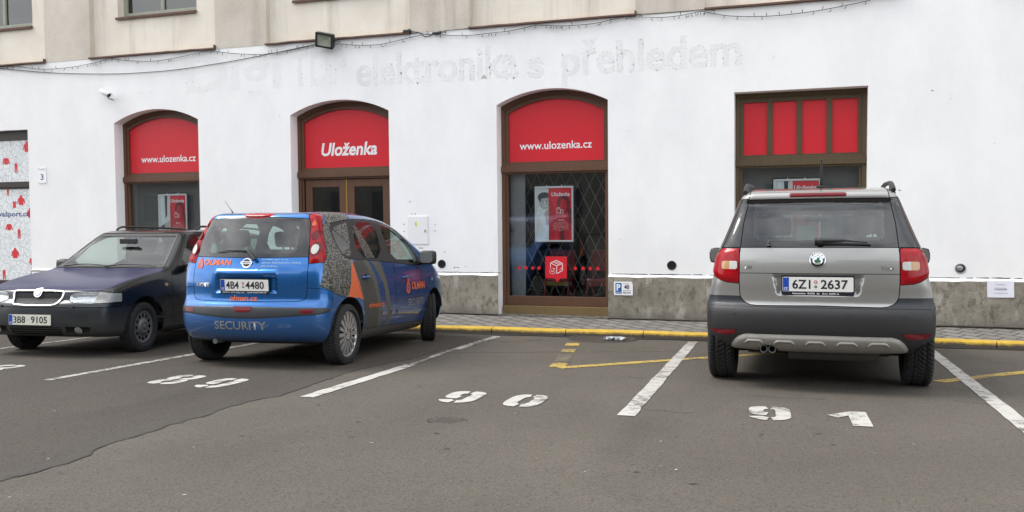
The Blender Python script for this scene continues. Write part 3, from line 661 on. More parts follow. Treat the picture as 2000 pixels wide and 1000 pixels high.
for o in OPEN:
    C = [(o[1], -.12)]+arch(*o)+[(o[0], -.12)]
    mb.add([p for a, b in C for p in ((a, 0, b), (a, .23, b))], [(2*i, 2*i+1, 2*i+3, 2*i+2) for i in range(len(C)-1)])
wall_ = mb.build('wall', 'white_limewash', bld)
mb = MB(); mt = MB(); xs = [xl]+[q for o in OPEN for q in (o[0], o[1])]+[xr]
for a, b in zip(xs[0::2], xs[1::2]):
    n = max(2, int((b-a)/.12)); X = np.linspace(a, b, n)
    J = RNG.normal(0, .004, n); Y0 = -.028+RNG.normal(0, .003, n)
    V = [p for i, q in enumerate(X) for p in ((q, Y0[i]+.004, -.12), (q, Y0[i], .592+J[i]), (q, Y0[i]+.012, .606+J[i]), (q, .001, .621))]
    mb.add(V, [(4*i+j, 4*i+4+j, 4*i+5+j, 4*i+1+j) for i in range(n-1) for j in (0,)]); mb.add([V[0], V[1], (a, .0, .6), (a, .0, -.12)], [(0, 1, 2, 3)]); mb.add([V[-4], V[-3], (b, 0, .6), (b, 0, -.12)], [(0, 1, 2, 3)])
    mt.add(V, [(4*i+j, 4*i+4+j, 4*i+5+j, 4*i+1+j) for i in range(n-1) for j in (1, 2)])
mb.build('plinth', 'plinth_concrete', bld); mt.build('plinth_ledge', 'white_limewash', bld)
mb = MB()
for i in range(150):
    xx = RNG.uniform(-6, 3); 
    if any(o[0] < xx < o[1] for o in OPEN): continue
    l = RNG.uniform(.03, .18); zz = ZP+.012+RNG.uniform(-.002, .004); mb.add([(xx, -.0015, zz), (xx+l, -.0015, zz+RNG.normal(0, .002)), (xx+l, -.0015, zz+.004+.006*RNG.rand()), (xx, -.0015, zz+.005)], [(0, 1, 2, 3)])
o = mb.build('plaster_crack', 'crack_black', bld); o['kind'] = 'stuff'
# upper storey: pilasters flush with the wall, recessed panels with windows
PAN = [(-18.2, -15.8), (-14.86, -12.42), (-11.46, -8.99), (-8.045, -5.61), (-4.67, -2.27), (-1.34, 1.06), (2.0, 4.4), (5.35, 7.75)]
WCX = [-17, -13.56, -10.185, -6.82, -3.47, -.14, 3.2, 6.55]
xs = [xl]+[q for p in PAN for q in p]+[xr]
for a, b in zip(xs[0::2], xs[1::2]):
    mb = MB(); mb.add([(a, .10, 4.14), (a, -.004, 4.14), (b, -.004, 4.14), (b, .10, 4.14), (a, .10, 9), (a, -.004, 9), (b, -.004, 9), (b, .10, 9)], [(1, 2, 6, 5), (0, 1, 5, 4), (2, 3, 7, 6), (0, 3, 2, 1)])
    mb.build('pilaster', 'beige_render', bld)
for (a, b), cx in zip(PAN, WCX):
    mb = MB(); wx0, wx1 = cx-.78, cx+.78; holed([(a, 4.165), (b, 4.165), (b, 9), (a, 9)], [[(wx0, 4.80), (wx1, 4.80), (wx1, 6.9), (wx0, 6.9)]], .10, mb)
    mb.add([(wx0, .1, 4.8), (wx0, .32, 4.8), (wx0, .32, 6.9), (wx0, .1, 6.9), (wx1, .1, 4.8), (wx1, .32, 4.8), (wx1, .32, 6.9), (wx1, .1, 6.9)], [(0, 1, 2, 3), (4, 7, 6, 5), (3, 2, 6, 7)])
    mb.add([(a, .1, 4.165), (b, .1, 4.165), (b, -.01, 4.15), (a, -.01, 4.15)], [(0, 1, 2, 3)])
    mb.build('wall_panel', 'cream_panel_render', bld)
    f = MB(); n = 12; X = np.linspace(a-.01, b+.01, n); J = RNG.normal(0, .003, n)
    V = [p for i, q in enumerate(X) for p in ((q, .05, 4.166), (q, -.05+J[i], 4.160+J[i]), (q, -.052+J[i], 4.138+J[i]), (q, .0, 4.134))]; f.add(V, [(4*i+j, 4*i+4+j, 4*i+5+j, 4*i+1+j) for i in range(n-1) for j in range(3)])
    f.box(b-.004, b+.012, -.05, .05, 4.136, 4.20); f.build('flashing', 'rusty_flashing', bld)
    wn_ = empty('window', (0, 0, 0), bld); wn_['label'] = 'grimy upper storey window with a pale green frame'
    f = MB()
    for q0, q1, r0, r1 in ((wx0, wx0+.07, 4.83, 6.9), (wx1-.07, wx1, 4.83, 6.9), (wx0+.07, wx1-.07, 4.83, 4.90), (wx0+.07, wx1-.07, 6.83, 6.9), (cx-.03, cx+.03, 4.90, 6.83)): f.box(q0, q1, .24, .31, r0, r1, bev=.008)
    f.box(wx0+.07, wx1-.07, .25, .30, 5.45, 5.5); f.build('frame', 'window_frame_green', wn_)
    f = MB(); f.box(wx0+.07, wx1-.07, .275, .281, 4.9, 6.83); f.build('pane', 'upper_glass', wn_)
    f = MB(); f.box(wx0-.02, wx1+.01, .06, .30, 4.785, 4.80); f.box(wx0-.02, wx1+.01, .057, .072, 4.765, 4.802); f.build('sill', 'rusty_flashing', wn_)
    f = MB(); f.box(wx0, wx1, .45, .47, 4.8, 6.9); f.build('curtain', 'poster_grey', wn_)
mb = MB(); mb.box(xl, xr, .48, 6, 4.3, 9.02); mb.build('roof', 'dark_room', bld)
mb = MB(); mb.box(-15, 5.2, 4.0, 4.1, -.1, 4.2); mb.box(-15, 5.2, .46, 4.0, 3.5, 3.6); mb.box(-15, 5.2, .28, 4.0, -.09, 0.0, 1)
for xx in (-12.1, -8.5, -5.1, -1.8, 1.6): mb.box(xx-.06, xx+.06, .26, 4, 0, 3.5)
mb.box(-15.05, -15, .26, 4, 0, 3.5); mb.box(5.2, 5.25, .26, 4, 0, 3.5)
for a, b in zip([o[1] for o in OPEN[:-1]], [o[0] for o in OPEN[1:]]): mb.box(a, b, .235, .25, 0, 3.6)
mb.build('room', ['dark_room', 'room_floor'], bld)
def ring(mb, outer, inner, y0, y1):
    """frame between two equally long loops (x,z), front at y0"""
    n = len(outer); V = [(a, y0, b) for a, b in outer]+[(a, y0, b) for a, b in inner]+[(a, y1, b) for a, b in inner]+[(a, y1, b) for a, b in outer]
    mb.add(V, [(i, (i+1) % n, n+(i+1) % n, n+i) for i in range(n)]+[(n+i, n+(i+1) % n, 2*n+(i+1) % n, 2*n+i) for i in range(n)])
def inset(o, d, dt, z0):
    zs = None if o[2] is None else o[2]-dt+.012
    return (o[0]+d, o[1]-d, zs, o[3]-dt), z0
YF = .2
def shopwin(o, kind, wood, name='shop_window', label=None):
    x0, x1, zs, za = o; wn_ = empty(name, (0, 0, 0), bld)
    if label: wn_['label'] = label
    f = MB(); ji = .055
    def loop(d, dt, z0):
        q = (x0+d, x1-d, None if zs is None else zs-dt*.9, za-dt); return [(q[0], z0), (q[1], z0)]+arch(*q)
    def boxes(*bs):
        for b in bs: f.box(*b, bev=.006)
    # outer frame and stepped inner frame of the upper light
    ring(f, loop(.001, .001, .03), loop(.055, .06, .03), YF, YF+.09)
    ring(f, loop(.055, .06, 2.175), loop(.105, .118, 2.225), YF+.018, YF+.08)
    boxes((x0+.001, x1-.001, YF-.035, YF+.085, 2.075, 2.165), (x0+.03, x1-.03, YF-.018, YF+.08, 2.165, 2.19), (x0+.03, x1-.03, YF-.010, YF+.08, 2.05, 2.075))
    boxes((x0+.055, x0+.09, YF+.02, YF+.08, .15, 2.05), (x1-.09, x1-.055, YF+.02, YF+.08, .15, 2.05))
    up = loop(.105, .118, 2.225)
    if kind == 'four':
        for c in (-.525, -.153, .218): boxes((c-.034, c+.034, YF+.015, YF+.08, 2.222, 2.93))
    if kind != 'door': boxes((x0+.055, x1-.055, YF+.012, YF+.085, .15, .285))
    else: boxes((x0+.055, x1-.055, YF+.03, YF+.08, .05, .10))
    f.build('frame', wood, wn_)
    f = MB(); f.prism(up, 'y', YF+.045, YF+.05); f.build('sign_panel', 'red_film', wn_)
    if kind == 'four':
        f = MB()
    if kind in ('plain', 'grille', 'four'):
        f = MB(); f.box(x0+.09, x1-.09, YF+.05, YF+.056, .285, 2.05); f.build('pane', 'shop_glass', wn_)
        f = MB(); f.box(x0+.02, x1-.02, YF-.05, YF+.06, -.05, .148, bev=.006); f.build('sill', 'golden_sill_wood', wn_)
    if kind in ('plain', 'four'):
        f = MB(); f.box(x0+.06, x1-.06, YF+.17, YF+.18, .2, 2.2); f.build('blind', 'grey_blind', wn_)
    return wn_
w1 = shopwin(OPEN[1], 'plain', 'dark_walnut_wood'); w3 = shopwin(OPEN[3], 'grille', 'dark_walnut_wood'); w4 = shopwin(OPEN[4], 'four', 'olive_brown_wood', label='square topped shop window with four narrow red panels'); w5 = shopwin(OPEN[5], 'plain', 'dark_walnut_wood')
w2 = shopwin(OPEN[2], 'door', 'dark_walnut_wood', 'shop_door', 'arched double door under a red sign panel')
yl = YF+.0425
for w_, tx, x, z, ww, hh, kw in ((w1, 'www.ulozenka.cz', -10.69, 2.40, 1.09, .112, dict(bold=.012)), (w3, 'www.ulozenka.cz', -4.01, 2.40, 1.07, .112, dict(bold=.012)), (w2, 'Uloženka', -7.26, 2.405, .965, .205, dict(bold=.028, shear=.18))):
    f = MB(); walltext(f, tx, x, z, ww, hh, yl, **kw); f.build('lettering', 'white_vinyl', w_)
# door leaves
for a, b in ((-7.545, -6.835), (-6.81, -6.09)):
    lf = MB(); y = YF+.03
    for bx in ((a, a+.115, y, y+.05, .10, 2.045), (b-.115, b, y, y+.05, .10, 2.045), (a+.115, b-.115, y, y+.05, 1.925, 2.045), (a+.115, b-.115, y, y+.05, .10, .75), (a+.115, b-.115, y+.005, y+.045, .95, 1.02)): lf.box(*bx, bev=.005)
    leaf = lf.build('door_leaf', 'dark_walnut_wood', w2)
    f = MB(); f.box(a+.115, b-.115, y+.02, y+.026, .75, 1.925); f.build('pane', 'shop_glass', w2)
f = MB(); f.box(-6.835, -6.81, YF+.025, YF+.07, .1, 2.045); f.tube([(-6.90, YF+.03, 1.10), (-6.90, YF-.03, 1.10), (-6.80, YF-.03, 1.09)], .012); f.build('door_handle', 'brass', w2)
# diamond grille behind the big pane, stickers on it
f = MB(); gx0, gx1, z0, z1 = -3.96, -2.75, .285, 2.05; px, pz = .174, .355
for sgn in (1, -1):
    for k in range(-8, 22):
        P = []; c = gx0+k*px
        for t in np.linspace(0, 1, 2):
            zz = z0+(z1-z0)*t; P.append((c+sgn*(zz-z0)*px/pz*1.0, zz))
        (xa, za_), (xb, zb) = P
        def clip(xa, za_, xb, zb):
            if xb == xa: return None
            t0, t1 = sorted(((gx0-xa)/(xb-xa), (gx1-xa)/(xb-xa))); t0, t1 = max(0, t0), min(1, t1)
            return None if t0 >= t1 else ((xa+(xb-xa)*t0, za_+(zb-za_)*t0), (xa+(xb-xa)*t1, za_+(zb-za_)*t1))
        q = clip(xa, za_, xb, zb)
        if sgn == -1: q = clip(c+ (z1-z0)*px/pz, z0, c, z1)
        if q: f.tube([(q[0][0], .35+.004*sgn, q[0][1]), (q[1][0], .35+.004*sgn, q[1][1])], .0042, 5, cap=False)
f.build('security_grille', 'steel_grille', w3)
f = MB(); f.box(-4.19, -3.97, .36, .37, .25, 2.1); f.build('inner_jamb', 'metal_grey', w3)
f = MB(); y = YF+.047; f.prism([(-3.638, .545), (-3.50, .545), (-3.46, .49), (-3.42, .545), (-3.318, .545), (-3.318, .86), (-3.638, .86)], 'y', y, y, 0)
for c in (-4.035, -3.935, -3.83, -3.735, -3.195, -3.08, -2.975, -2.865): g_ = MB(); g_.prism(ell(c, .692, .026, n=14), 'y', y, y, 0); g_.build('sticker_dot', 'red_vinyl', w3)
def ic(pts, wd): 
    for q in stroke(pts, wd): f.add([(-3.638+a*.32, y-.002, .545+b*.315) for a, b in q], [(0, 1, 2, 3)], 1)
ic([(.24, .50), (.24, .70), (.51, .83), (.80, .68), (.80, .36), (.53, .22), (.53, .57), (.24, .70)], .028); ic([(.53, .57), (.80, .68)], .028); ic([(.36, .75), (.65, .62)], .022); ic([(.42, .79), (.71, .66)], .022); ic([(.66, .40), (.74, .43), (.75, .50)], .02)
ic(ell(.33, .33, .13, .13, 20, math.radians(60), math.radians(350), True), .024); ic([(.27, .36), (.33, .29), (.44, .45)], .024)
f.build('parcel_sticker', ['red_vinyl', 'white_vinyl'], w3)
# clothes-shop entrance at the far left
en = empty('shop_entrance', (0, 0, 0), bld); en['label'] = 'white shop entrance covered with a film printed with red clothes'
f = MB(); e0, e1 = -14.6, -12.862
for bx in ((e0, e1, .10, .20, 2.86, 3.024), (e0, e1, .085, .19, 2.035, 2.135), (e0, e1, .10, .19, 2.01, 2.035), (e0, e1, .10, .19, .30, .40), (e0, e1, .08, .20, -.1, .30), (e1-.012, e1-.001, .105, .19, .30, 2.9), (e0, e0+.012, .105, .19, .30, 2.9)): f.box(*bx, bev=.005)
f.build('frame', 'very_dark_wood', en)
f = MB(); f.box(e0, e1, .12, .13, .40, 2.01); f.box(e0, e1, .12, .13, 2.135, 2.86); f.build('print_film', 'clothing_print_film', en)
f = MB(); y = .1175
def jacket(x, z, s_): return [(x+a*s_*.84, z+b*s_*.84) for a, b in [(-.30, -.5), (.30, -.5), (.31, .0), (.40, -.35), (.52, -.28), (.42, .12), (.28, .26), (.16, .30), (.16, .44), (.06, .54), (-.06, .54), (-.16, .44), (-.16, .30), (-.28, .26), (-.42, .12), (-.52, -.28), (-.40, -.35), (-.31, 0)]]
def pants(x, z, s_): return [(x+a*s_*.84, z+b*s_*.84) for a, b in [(-.24, -.6), (-.08, -.6), (-.01, .2), (.07, -.6), (.23, -.6), (.20, .55), (-.20, .55)]]
def top_(x, z, s_): return [(x+a*s_*.84, z+b*s_*.84) for a, b in [(-.26, -.36), (.26, -.36), (.24, .05), (.40, -.34), (.55, -.28), (.36, .30), (.14, .36), (-.14, .36), (-.36, .30), (-.55, -.28), (-.40, -.34), (-.24, .05)]]
def vest(x, z, s_): return [(x+a*s_*.84, z+b*s_*.84) for a, b in [(-.3, -.45), (.3, -.45), (.22, 0), (.3, .4), (.12, .3), (-.12, .3), (-.3, .4), (-.22, 0)]]
def glove(x, z, s_): return [(x+a*s_*.84, z+b*s_*.84) for a, b in [(-.1, -.5), (.15, -.5), (.15, -.2), (.28, .1), (.2, .45), (-.1, .5), (-.28, .2), (-.2, -.1), (-.02, .1), (.05, -.1), (-.1, -.25)]]
for P in (jacket(-13.01, 2.74, .21), top_(-13.49, 2.50, .19), pants(-13.27, 2.38, .17), glove(-12.925, 2.31, .14), pants(-13.47, 1.955, .12), jacket(-13.18, 1.81, .20), vest(-13.335, 1.74, .16), jacket(-12.98, 1.59, .20), top_(-13.47, 1.34, .18), pants(-13.25, 1.22, .17), glove(-12.91, 1.14, .14), jacket(-13.35, .88, .21), jacket(-12.955, .75, .20), pants(-13.62, .50, .17), pants(-12.98, .545, .17), jacket(-13.95, 1.5, .2), top_(-14.2, 2.4, .19), pants(-14.1, .9, .17)):
    f = MB(); f.prism(P, 'y', y, y); f.build('clothing_print', 'red_vinyl', en)
f = MB(); walltext(f, 'bezvašport.cz', -13.93, 1.50, .93, .115, .116, bold=.01); f.build('lettering', 'navy_ink', en)
# old glue marks of a removed sign
_gl = []
def ghost(body, x, z, w_, h_, p=.5):
    v, fcs = text2d(body, w_, h_, bold=.01); ed = {}
    for q in fcs:
        for i in range(len(q)):
            k = tuple(sorted((q[i-1], q[i]))); ed[k] = ed.get(k, 0)+1
    for (a, b), c in ed.items():
        if c != 1: continue
        A, B = v[a], v[b]; n = max(1, int(np.hypot(*(B-A))/.03))
        for i in range(n):
            if RNG.rand() < p:
                q = A+(B-A)*(i+RNG.rand())/n+RNG.normal(0, .007, 2); _gl.append((x+q[0], z+q[1]))
for a in (('D', -9.55, 3.46, .62, .60, .42), ('i', -8.80, 3.46, .12, .56, .42), ('g', -8.52, 3.28, .50, .62, .42), ('i', -7.92, 3.46, .12, .56, .4), ('T', -7.62, 3.46, .30, .55, .3), ('D', -7.42, 3.46, .42, .52, .42), ('P', -6.93, 3.46, .26, .54, .4), ('elektronika', -6.50, 3.405, 2.55, .47, .62), ('s', -3.80, 3.385, .24, .28, .62), ('přehledem', -3.30, 3.25, 2.42, .62, .62)): ghost(*a)
f = MB(); f2 = MB()
for x, z in _gl:
    q = RNG.uniform(.002, .0052)*(1.7 if RNG.rand() < .10 else 1); pts = [(x+a*q*(1+.5*RNG.normal()), -.0012, z+b*q*1.3*(1+.5*RNG.normal())) for a, b in ell(0, 0, 1, 1, 6)]
    (f if RNG.rand() < .60 else f2).add(pts, [tuple(range(6))])
for x, z in [(RNG.uniform(-13, 3), RNG.uniform(.7, 3.9)) for _ in range(60)]:
    if any(o[0]-.05 < x < o[1]+.05 and z < o[3]+.05 for o in OPEN): continue
    q = RNG.uniform(.004, .012); f2.add([(x+a*q*(1+.5*RNG.normal()), -.0012, z+b*q*.6*(1+.5*RNG.normal())) for a, b in ell(0, 0, 1, 1, 6)], [tuple(range(6))])
o = f.build('glue_marks', 'residue', bld); o['kind'] = 'stuff'
for body, x, z, w_, h_, mt_ in (('elektronika', -6.50, 3.405, 2.55, .47, 'ghost_letter'), ('s', -3.80, 3.385, .24, .28, 'ghost_letter'), ('přehledem', -3.30, 3.25, 2.42, .62, 'ghost_letter'), ('Digi', -9.55, 3.28, 1.75, .78, 'faint_ghost_letter'), ('TDP', -7.62, 3.46, .95, .53, 'faint_ghost_letter')):
    g_ = MB(); walltext(g_, body, x, z, w_, h_, -.0009, bold=.018); g_.build('ghost_lettering', mt_, bld); o = f2.build('chipped_plaster', 'faint_residue', bld); o['kind'] = 'stuff'
f = MB(); f.add([(-4.50, -.0015, 3.42), (-4.41, -.0015, 3.415), (-4.43, -.0015, 3.455), (-4.46, -.0015, 3.475), (-4.49, -.0015, 3.45)], [(0, 1, 2, 3, 4)]); f.build('plaster_chip', 'plaster_jamb', bld)
for x, z, cap in ((-5.15, .752, 0), (-1.787, .757, 0), (1.745, .745, 1)):
    f = MB(); f.lathe([(.064, -.004), (.058, -.007), (.050, -.004), (.049, .03)], 24, 'y', (x, 0, z)); f.lathe([(.051, -.003), (.0, -.003)], 24, 'y', (x, 0, z), 1)
    if cap: f.lathe([(.036, -.005), (.032, -.008), (0, -.008)], 24, 'y', (x-.008, 0, z+.004), 2)
    f.build('vent_pipe', ['metal_grey' if cap else 'black_plastic', 'seam_black', 'metal_grey'], bld)
f = MB(); f.box(-6.0, -5.98, -.002, -.0005, 1, 1.0005)
# ---------------------------------------------------------------- things on the facade
def poster(x, z, y, label, w_=.575, h_=.80, man=True):
    p = tag(empty('poster', (x, y, z)), label, 'poster', 'framed posters hanging in the shop windows')
    f = MB(); t = .026
    for a, b, c, d in ((0, t, 0, h_), (w_-t, w_, 0, h_), (t, w_-t, 0, t), (t, w_-t, h_-t, h_)): f.box(a, b, -.012, .008, c, d, bev=.006)
    for a in (.18, .40): f.tube([(a, 0, h_), (a, 0, h_+.02)], .005, 6); 
    f.build('frame', 'silver_frame', p)
    f = MB(); f.box(-.02, w_+.02, .009, .014, -.02, h_+.025); f.build('back_board', 'black_plastic', p)
    s_ = MB(); W_ = w_-2*t; H_ = h_-2*t; X = .345 if man else .40
    def P(pts, m, d=0): s_.add([(t+a*W_, -.001-.0008*d, t+b*H_) for a, b in pts], tri2d(pts), m)
    P([(0, 0), (X, 0), (X, 1), (0, 1)], 0); P([(X, 0), (1, 0), (1, 1), (X, 1)], 1)
    clipx = lambda pts, lo, hi: [(min(max(a, lo), hi), b) for a, b in pts]
    if man:  # a smiling man, right half of him behind the red field
        P(clipx([(0, .62), (.10, .66), (.22, .62), (.40, .58), (.40, 0), (0, 0), (0, .30)], 0, X), 2, 1)
        P(clipx([(.0, .40), (.08, .5), (.16, .3), (.25, .2), (.12, .05), (0, .08)], 0, X), 0, 2)
        P(clipx([(.22, .52), (.30, .6), (.36, .6), (.36, .30), (.28, .28)], 0, X), 3, 2)
        P(clipx(ell(.235, .745, .155, .15, 22), 0, X), 3, 3)
        P(clipx(ell(.225, .83, .19, .095, 20, -.3, math.pi+.35, True)+[(.07, .77), (.09, .72), (.14, .80), (.32, .82)], 0, X), 4, 4)
        P(ell(.165, .755, .022, .008, 8), 4, 5); P(ell(.29, .752, .022, .008, 8), 4, 5); P(clipx([(.15, .685), (.22, .67), (.32, .69), (.30, .655), (.23, .645), (.17, .665)], 0, X), 0, 5); P([(.215, .75), (.245, .75), (.255, .70), (.22, .70)], 2, 5)
    else:
        P([(.05, 1), (.12, 1), (.18, .3), (.06, .3)], 2, 1); P([(.20, 1), (.30, 1), (.28, .55), (.22, .5)], 4, 1); P([(.0, .3), (.4, .45), (.4, .25), (0, .1)], 3, 1)
    P([(X, .62), (.50, .60), (.56, .42), (.50, 0), (X, 0)], 6, 1); P([(.42, .78), (.50, .62), (X, .55), (X, .80)], 6, 2)
    P(ell(.77, .70, .19, .17, 20), 5, 1); P(ell(.76, .66, .11, .13, 18), 6, 2); P([(.60, .56), (.92, .58), (1, .35), (.9, 0), (.62, 0), (.55, .3)], 6, 1); P([(.88, .62), (1, .6), (1, .3), (.93, .35)], 5, 3)
    P([(.66, .0), (.80, .0), (.78, .2), (.68, .22)], 5, 3)
    o_ = s_.build('artwork', ['poster_light', 'poster_red', 'poster_shirt', 'poster_skin', 'poster_dark', 'poster_dark_red', 'poster_mid_red'], p)
    f = MB(); v, fc = text2d('Uloženka', W_*.52, H_*.075, bold=.02, shear=.18); f.add([(t+W_*.43+a, -.008, t+H_*.845+b) for a, b in v], fc)
    v, fc = text2d('Servis', W_*.17, H_*.03, bold=.01); f.add([(t+W_*.62+a, -.008, t+H_*.375+b) for a, b in v], fc)
    for i, l in enumerate((.36, .40, .48, .44, .40, .46, .12)):
        v, fc = text2d(('v našich pobočkách vám', 'rádi pomůžeme se vším', 'co potřebujete k zaslání', 'nebo vyzvednutí zásilky', 'a poradíme vám také se', 'službami pro váš e-shop', 's úsměvem')[i], W_*l, H_*.016); f.add([(t+W_*(.695-l/2)+a, -.008, t+H_*(.335-i*.026)+b) for a, b in v], fc)
    for q in stroke([(.58, .52), (.58, .60), (.68, .60), (.68, .52), (.58, .52)], .010)+stroke([(.60, .60), (.60, .63), (.66, .63), (.66, .60)], .010)+stroke([(.69, .53), (.69, .58), (.76, .58), (.76, .52), (.69, .52)], .010): f.add([(t+a*W_, -.008, t+b*H_) for a, b in q], [(0, 1, 2, 3)])
    f.build('lettering', 'white_vinyl', p)
poster(-10.40, 1.07, .285, 'framed red and grey poster partly hidden by the dark estate car roof', man=False); poster(-3.80, 1.068, .285, 'framed poster of a smiling man in a pale shirt above the parcel sticker'); poster(-.48, 1.10, .285, 'framed red poster showing only its top edge above the silver car roof', man=False, w_=.60)
for i, (x, yy) in enumerate(((-3.62, .95), (-2.98, 1.0))):
    ch = tag(empty('chair', (x, yy, 0)), ('red metal chair behind the grille, below the parcel sticker', 'red metal chair behind the grille, nearest the right edge of the window')[i], 'chair', 'red chairs inside the shop window')
    f = MB(); f.box(-.2, .2, -.2, .2, .46, .50, bev=.015); f.build('seat', 'red_plastic', ch)
    f = MB(); f.box(-.2, .2, .18, .21, .60, .92, bev=.012); f.build('backrest', 'red_plastic', ch)
    for a in (-.18, .18):
        for b in (-.18, .19): f = MB(); f.tube([(a, b, 0), (a, b, .46 if b < 0 else .9)], .014, 8); f.build('leg', 'red_plastic', ch)
    f = MB(); f.box(-.19, .19, -.185, -.17, .40, .46); f.build('apron', 'brass' if i == 0 else 'red_plastic', ch)
# string lights and cables
def spline(P, k=6):
    P = [np.array(p, float) for p in P]; Q = []
    for i in range(len(P)-1):
        p0, p1, p2, p3 = P[max(i-1, 0)], P[i], P[i+1], P[min(i+2, len(P)-1)]
        for t in np.linspace(0, 1, k, endpoint=False): Q.append(.5*((2*p1)+(p2-p0)*t+(2*p0-5*p1+4*p2-p3)*t*t+(3*p1-p0-3*p2+p3)*t**3))
    return Q+[P[-1]]
SP = [[(-13.9, 4.07), (-13.4, 4.12), (-13.03, 4.11), (-12.49, 4.03), (-11.94, 4.02), (-11.4, 4.06), (-11.01, 4.12)], [(-11.01, 4.12), (-10.67, 4.06), (-10.16, 4.02), (-9.66, 4.05), (-9.08, 4.12)], [(-9.08, 4.12), (-8.69, 4.05), (-8.23, 4.0), (-7.97, 4.0), (-7.54, 4.03), (-7.14, 4.09)], [(-7.14, 4.09), (-6.74, 4.06), (-6.44, 4.02), (-6.07, 4.01), (-5.69, 4.06), (-5.32, 4.11)], [(-5.32, 4.11), (-5.04, 4.07), (-4.7, 4.04), (-4.33, 4.05), (-4.02, 4.06), (-3.67, 4.11)], [(-3.67, 4.11), (-3.46, 4.09), (-3.27, 4.07), (-2.84, 4.07), (-2.4, 4.13)], [(-2.4, 4.13), (-2.13, 4.1), (-1.86, 4.08), (-1.62, 4.09), (-1.39, 4.12)], [(-1.39, 4.12), (-1.02, 4.03), (-.56, 3.99), (-.07, 4.0), (.33, 4.04), (.69, 4.09)]]
f = MB()
for sp in SP:
    Q = spline([(x, -.035, z) for x, z in sp]); f.tube(Q, .0048, 5, cap=False)
    for i in range(0, len(Q)-1):
        if RNG.rand() < .55: p = Q[i]+(Q[i+1]-Q[i])*RNG.rand(); d = 1 if RNG.rand() < .3 else -1; f.tube([p, p+np.array([RNG.normal(0, .012), -.01, d*.028]), p+np.array([RNG.normal(0, .012), -.012, d*.045])], [.003, .005, .003], 5)
tag(f.build('light_string', 'cable_green'), 'thin dark string of tiny fairy lights sagging under the cream storey', 'string lights')
f = MB(); f.tube(spline([(x, -.02, z) for x, z in [(-13.9, 4.13), (-13.41, 4.10), (-12.56, 3.99), (-11.85, 3.92), (-10.89, 3.86), (-10.17, 3.85), (-9.67, 3.86), (-8.89, 3.91), (-8.23, 3.97), (-7.68, 4.03), (-7.0, 4.11)]]), .0055, 6)
tag(f.build('power_cable', 'cable_black'), 'long plain black cable drooping from the left to the floodlight', 'cable')
f = MB(); f.tube(spline([(x, -.03, z) for x, z in [(-5.62, 4.17), (-5.5, 4.15), (-5.3, 4.10), (-5.1, 4.13), (-4.67, 4.14), (-4.0, 4.16)]]), .0055, 6); f.tube(spline([(x, -.03, z) for x, z in [(-5.62, 4.14), (-5.45, 4.13), (-5.35, 4.07), (-5.2, 4.10), (-5.02, 4.12)]]), .006, 6); f.box(-5.70, -5.58, -.06, -.01, 4.15, 4.19, bev=.01); f.box(-5.24, -5.10, -.05, -.01, 4.095, 4.125, bev=.01)
tag(f.build('cable_splice', 'cable_black'), 'tangle of black cable joints at the right end of the second ledge', 'cable')
f = MB(); f.tube(spline([(x, -.02, z) for x, z in [(-2.29, 4.17), (-2.22, 4.15), (-1.79, 4.142), (-1.34, 4.145)]]), .0045, 6); tag(f.build('short_cable', 'cable_black'), 'short black wire crossing the pilaster between two rusty ledges', 'cable')
# floodlight, tilted towards the ground
fl_ = tag(empty('floodlight', (-6.93, -.2, 4.09)), 'black square floodlight with greenish glass below the cream wall', 'floodlight')
fl_.rotation_euler = (math.radians(24), math.radians(12), math.radians(8)); fl_.scale = (.82, .82, .82)
f = MB(); f.box(-.165, .165, .058, .11, -.13, .13, bev=.015); f.box(-.168, -.136, .02, .06, -.132, .132); f.box(.136, .168, .02, .06, -.132, .132); f.box(-.136, .136, .02, .06, -.132, -.101); f.box(-.136, .136, .02, .06, .101, .132)
for i in range(7): f.box(-.15+.05*i-.006, -.15+.05*i+.006, .108, .135, -.11, .11)
f.build('housing', 'black_metal', fl_)
f = MB()
for b in ((-.17, -.135, -.135, .135), (.135, .17, -.135, .135), (-.135, .135, -.135, -.10), (-.135, .135, .10, .135)): f.box(b[0], b[1], 0, .03, b[2], b[3], bev=.006)
f.build('bezel', 'black_metal', fl_)
f = MB(); c = [(-.135, .02, -.10), (.135, .02, -.10), (.135, .02, .10), (-.135, .02, .10), (-.04, .055, .0), (.04, .055, 0)]; f.add(c, [(0, 1, 5, 4), (1, 2, 5), (2, 3, 4, 5), (3, 0, 4)]); f.build('reflector', 'floodlight_glass', fl_)
f = MB(); f.box(-.135, .135, .008, .012, -.10, .10); f.build('lens', 'lamp_glass', fl_)
f = MB(); f.tube([(-.18, .05, 0), (-.19, .14, .03), (-.10, .21, .05), (.10, .21, .05), (.19, .14, .03), (.18, .05, 0)], .012, 6); f.tube([(.10, .10, -.03), (.20, .15, .0), (.22, .12, .06)], .007, 6); f.build('bracket', 'black_metal', fl_)
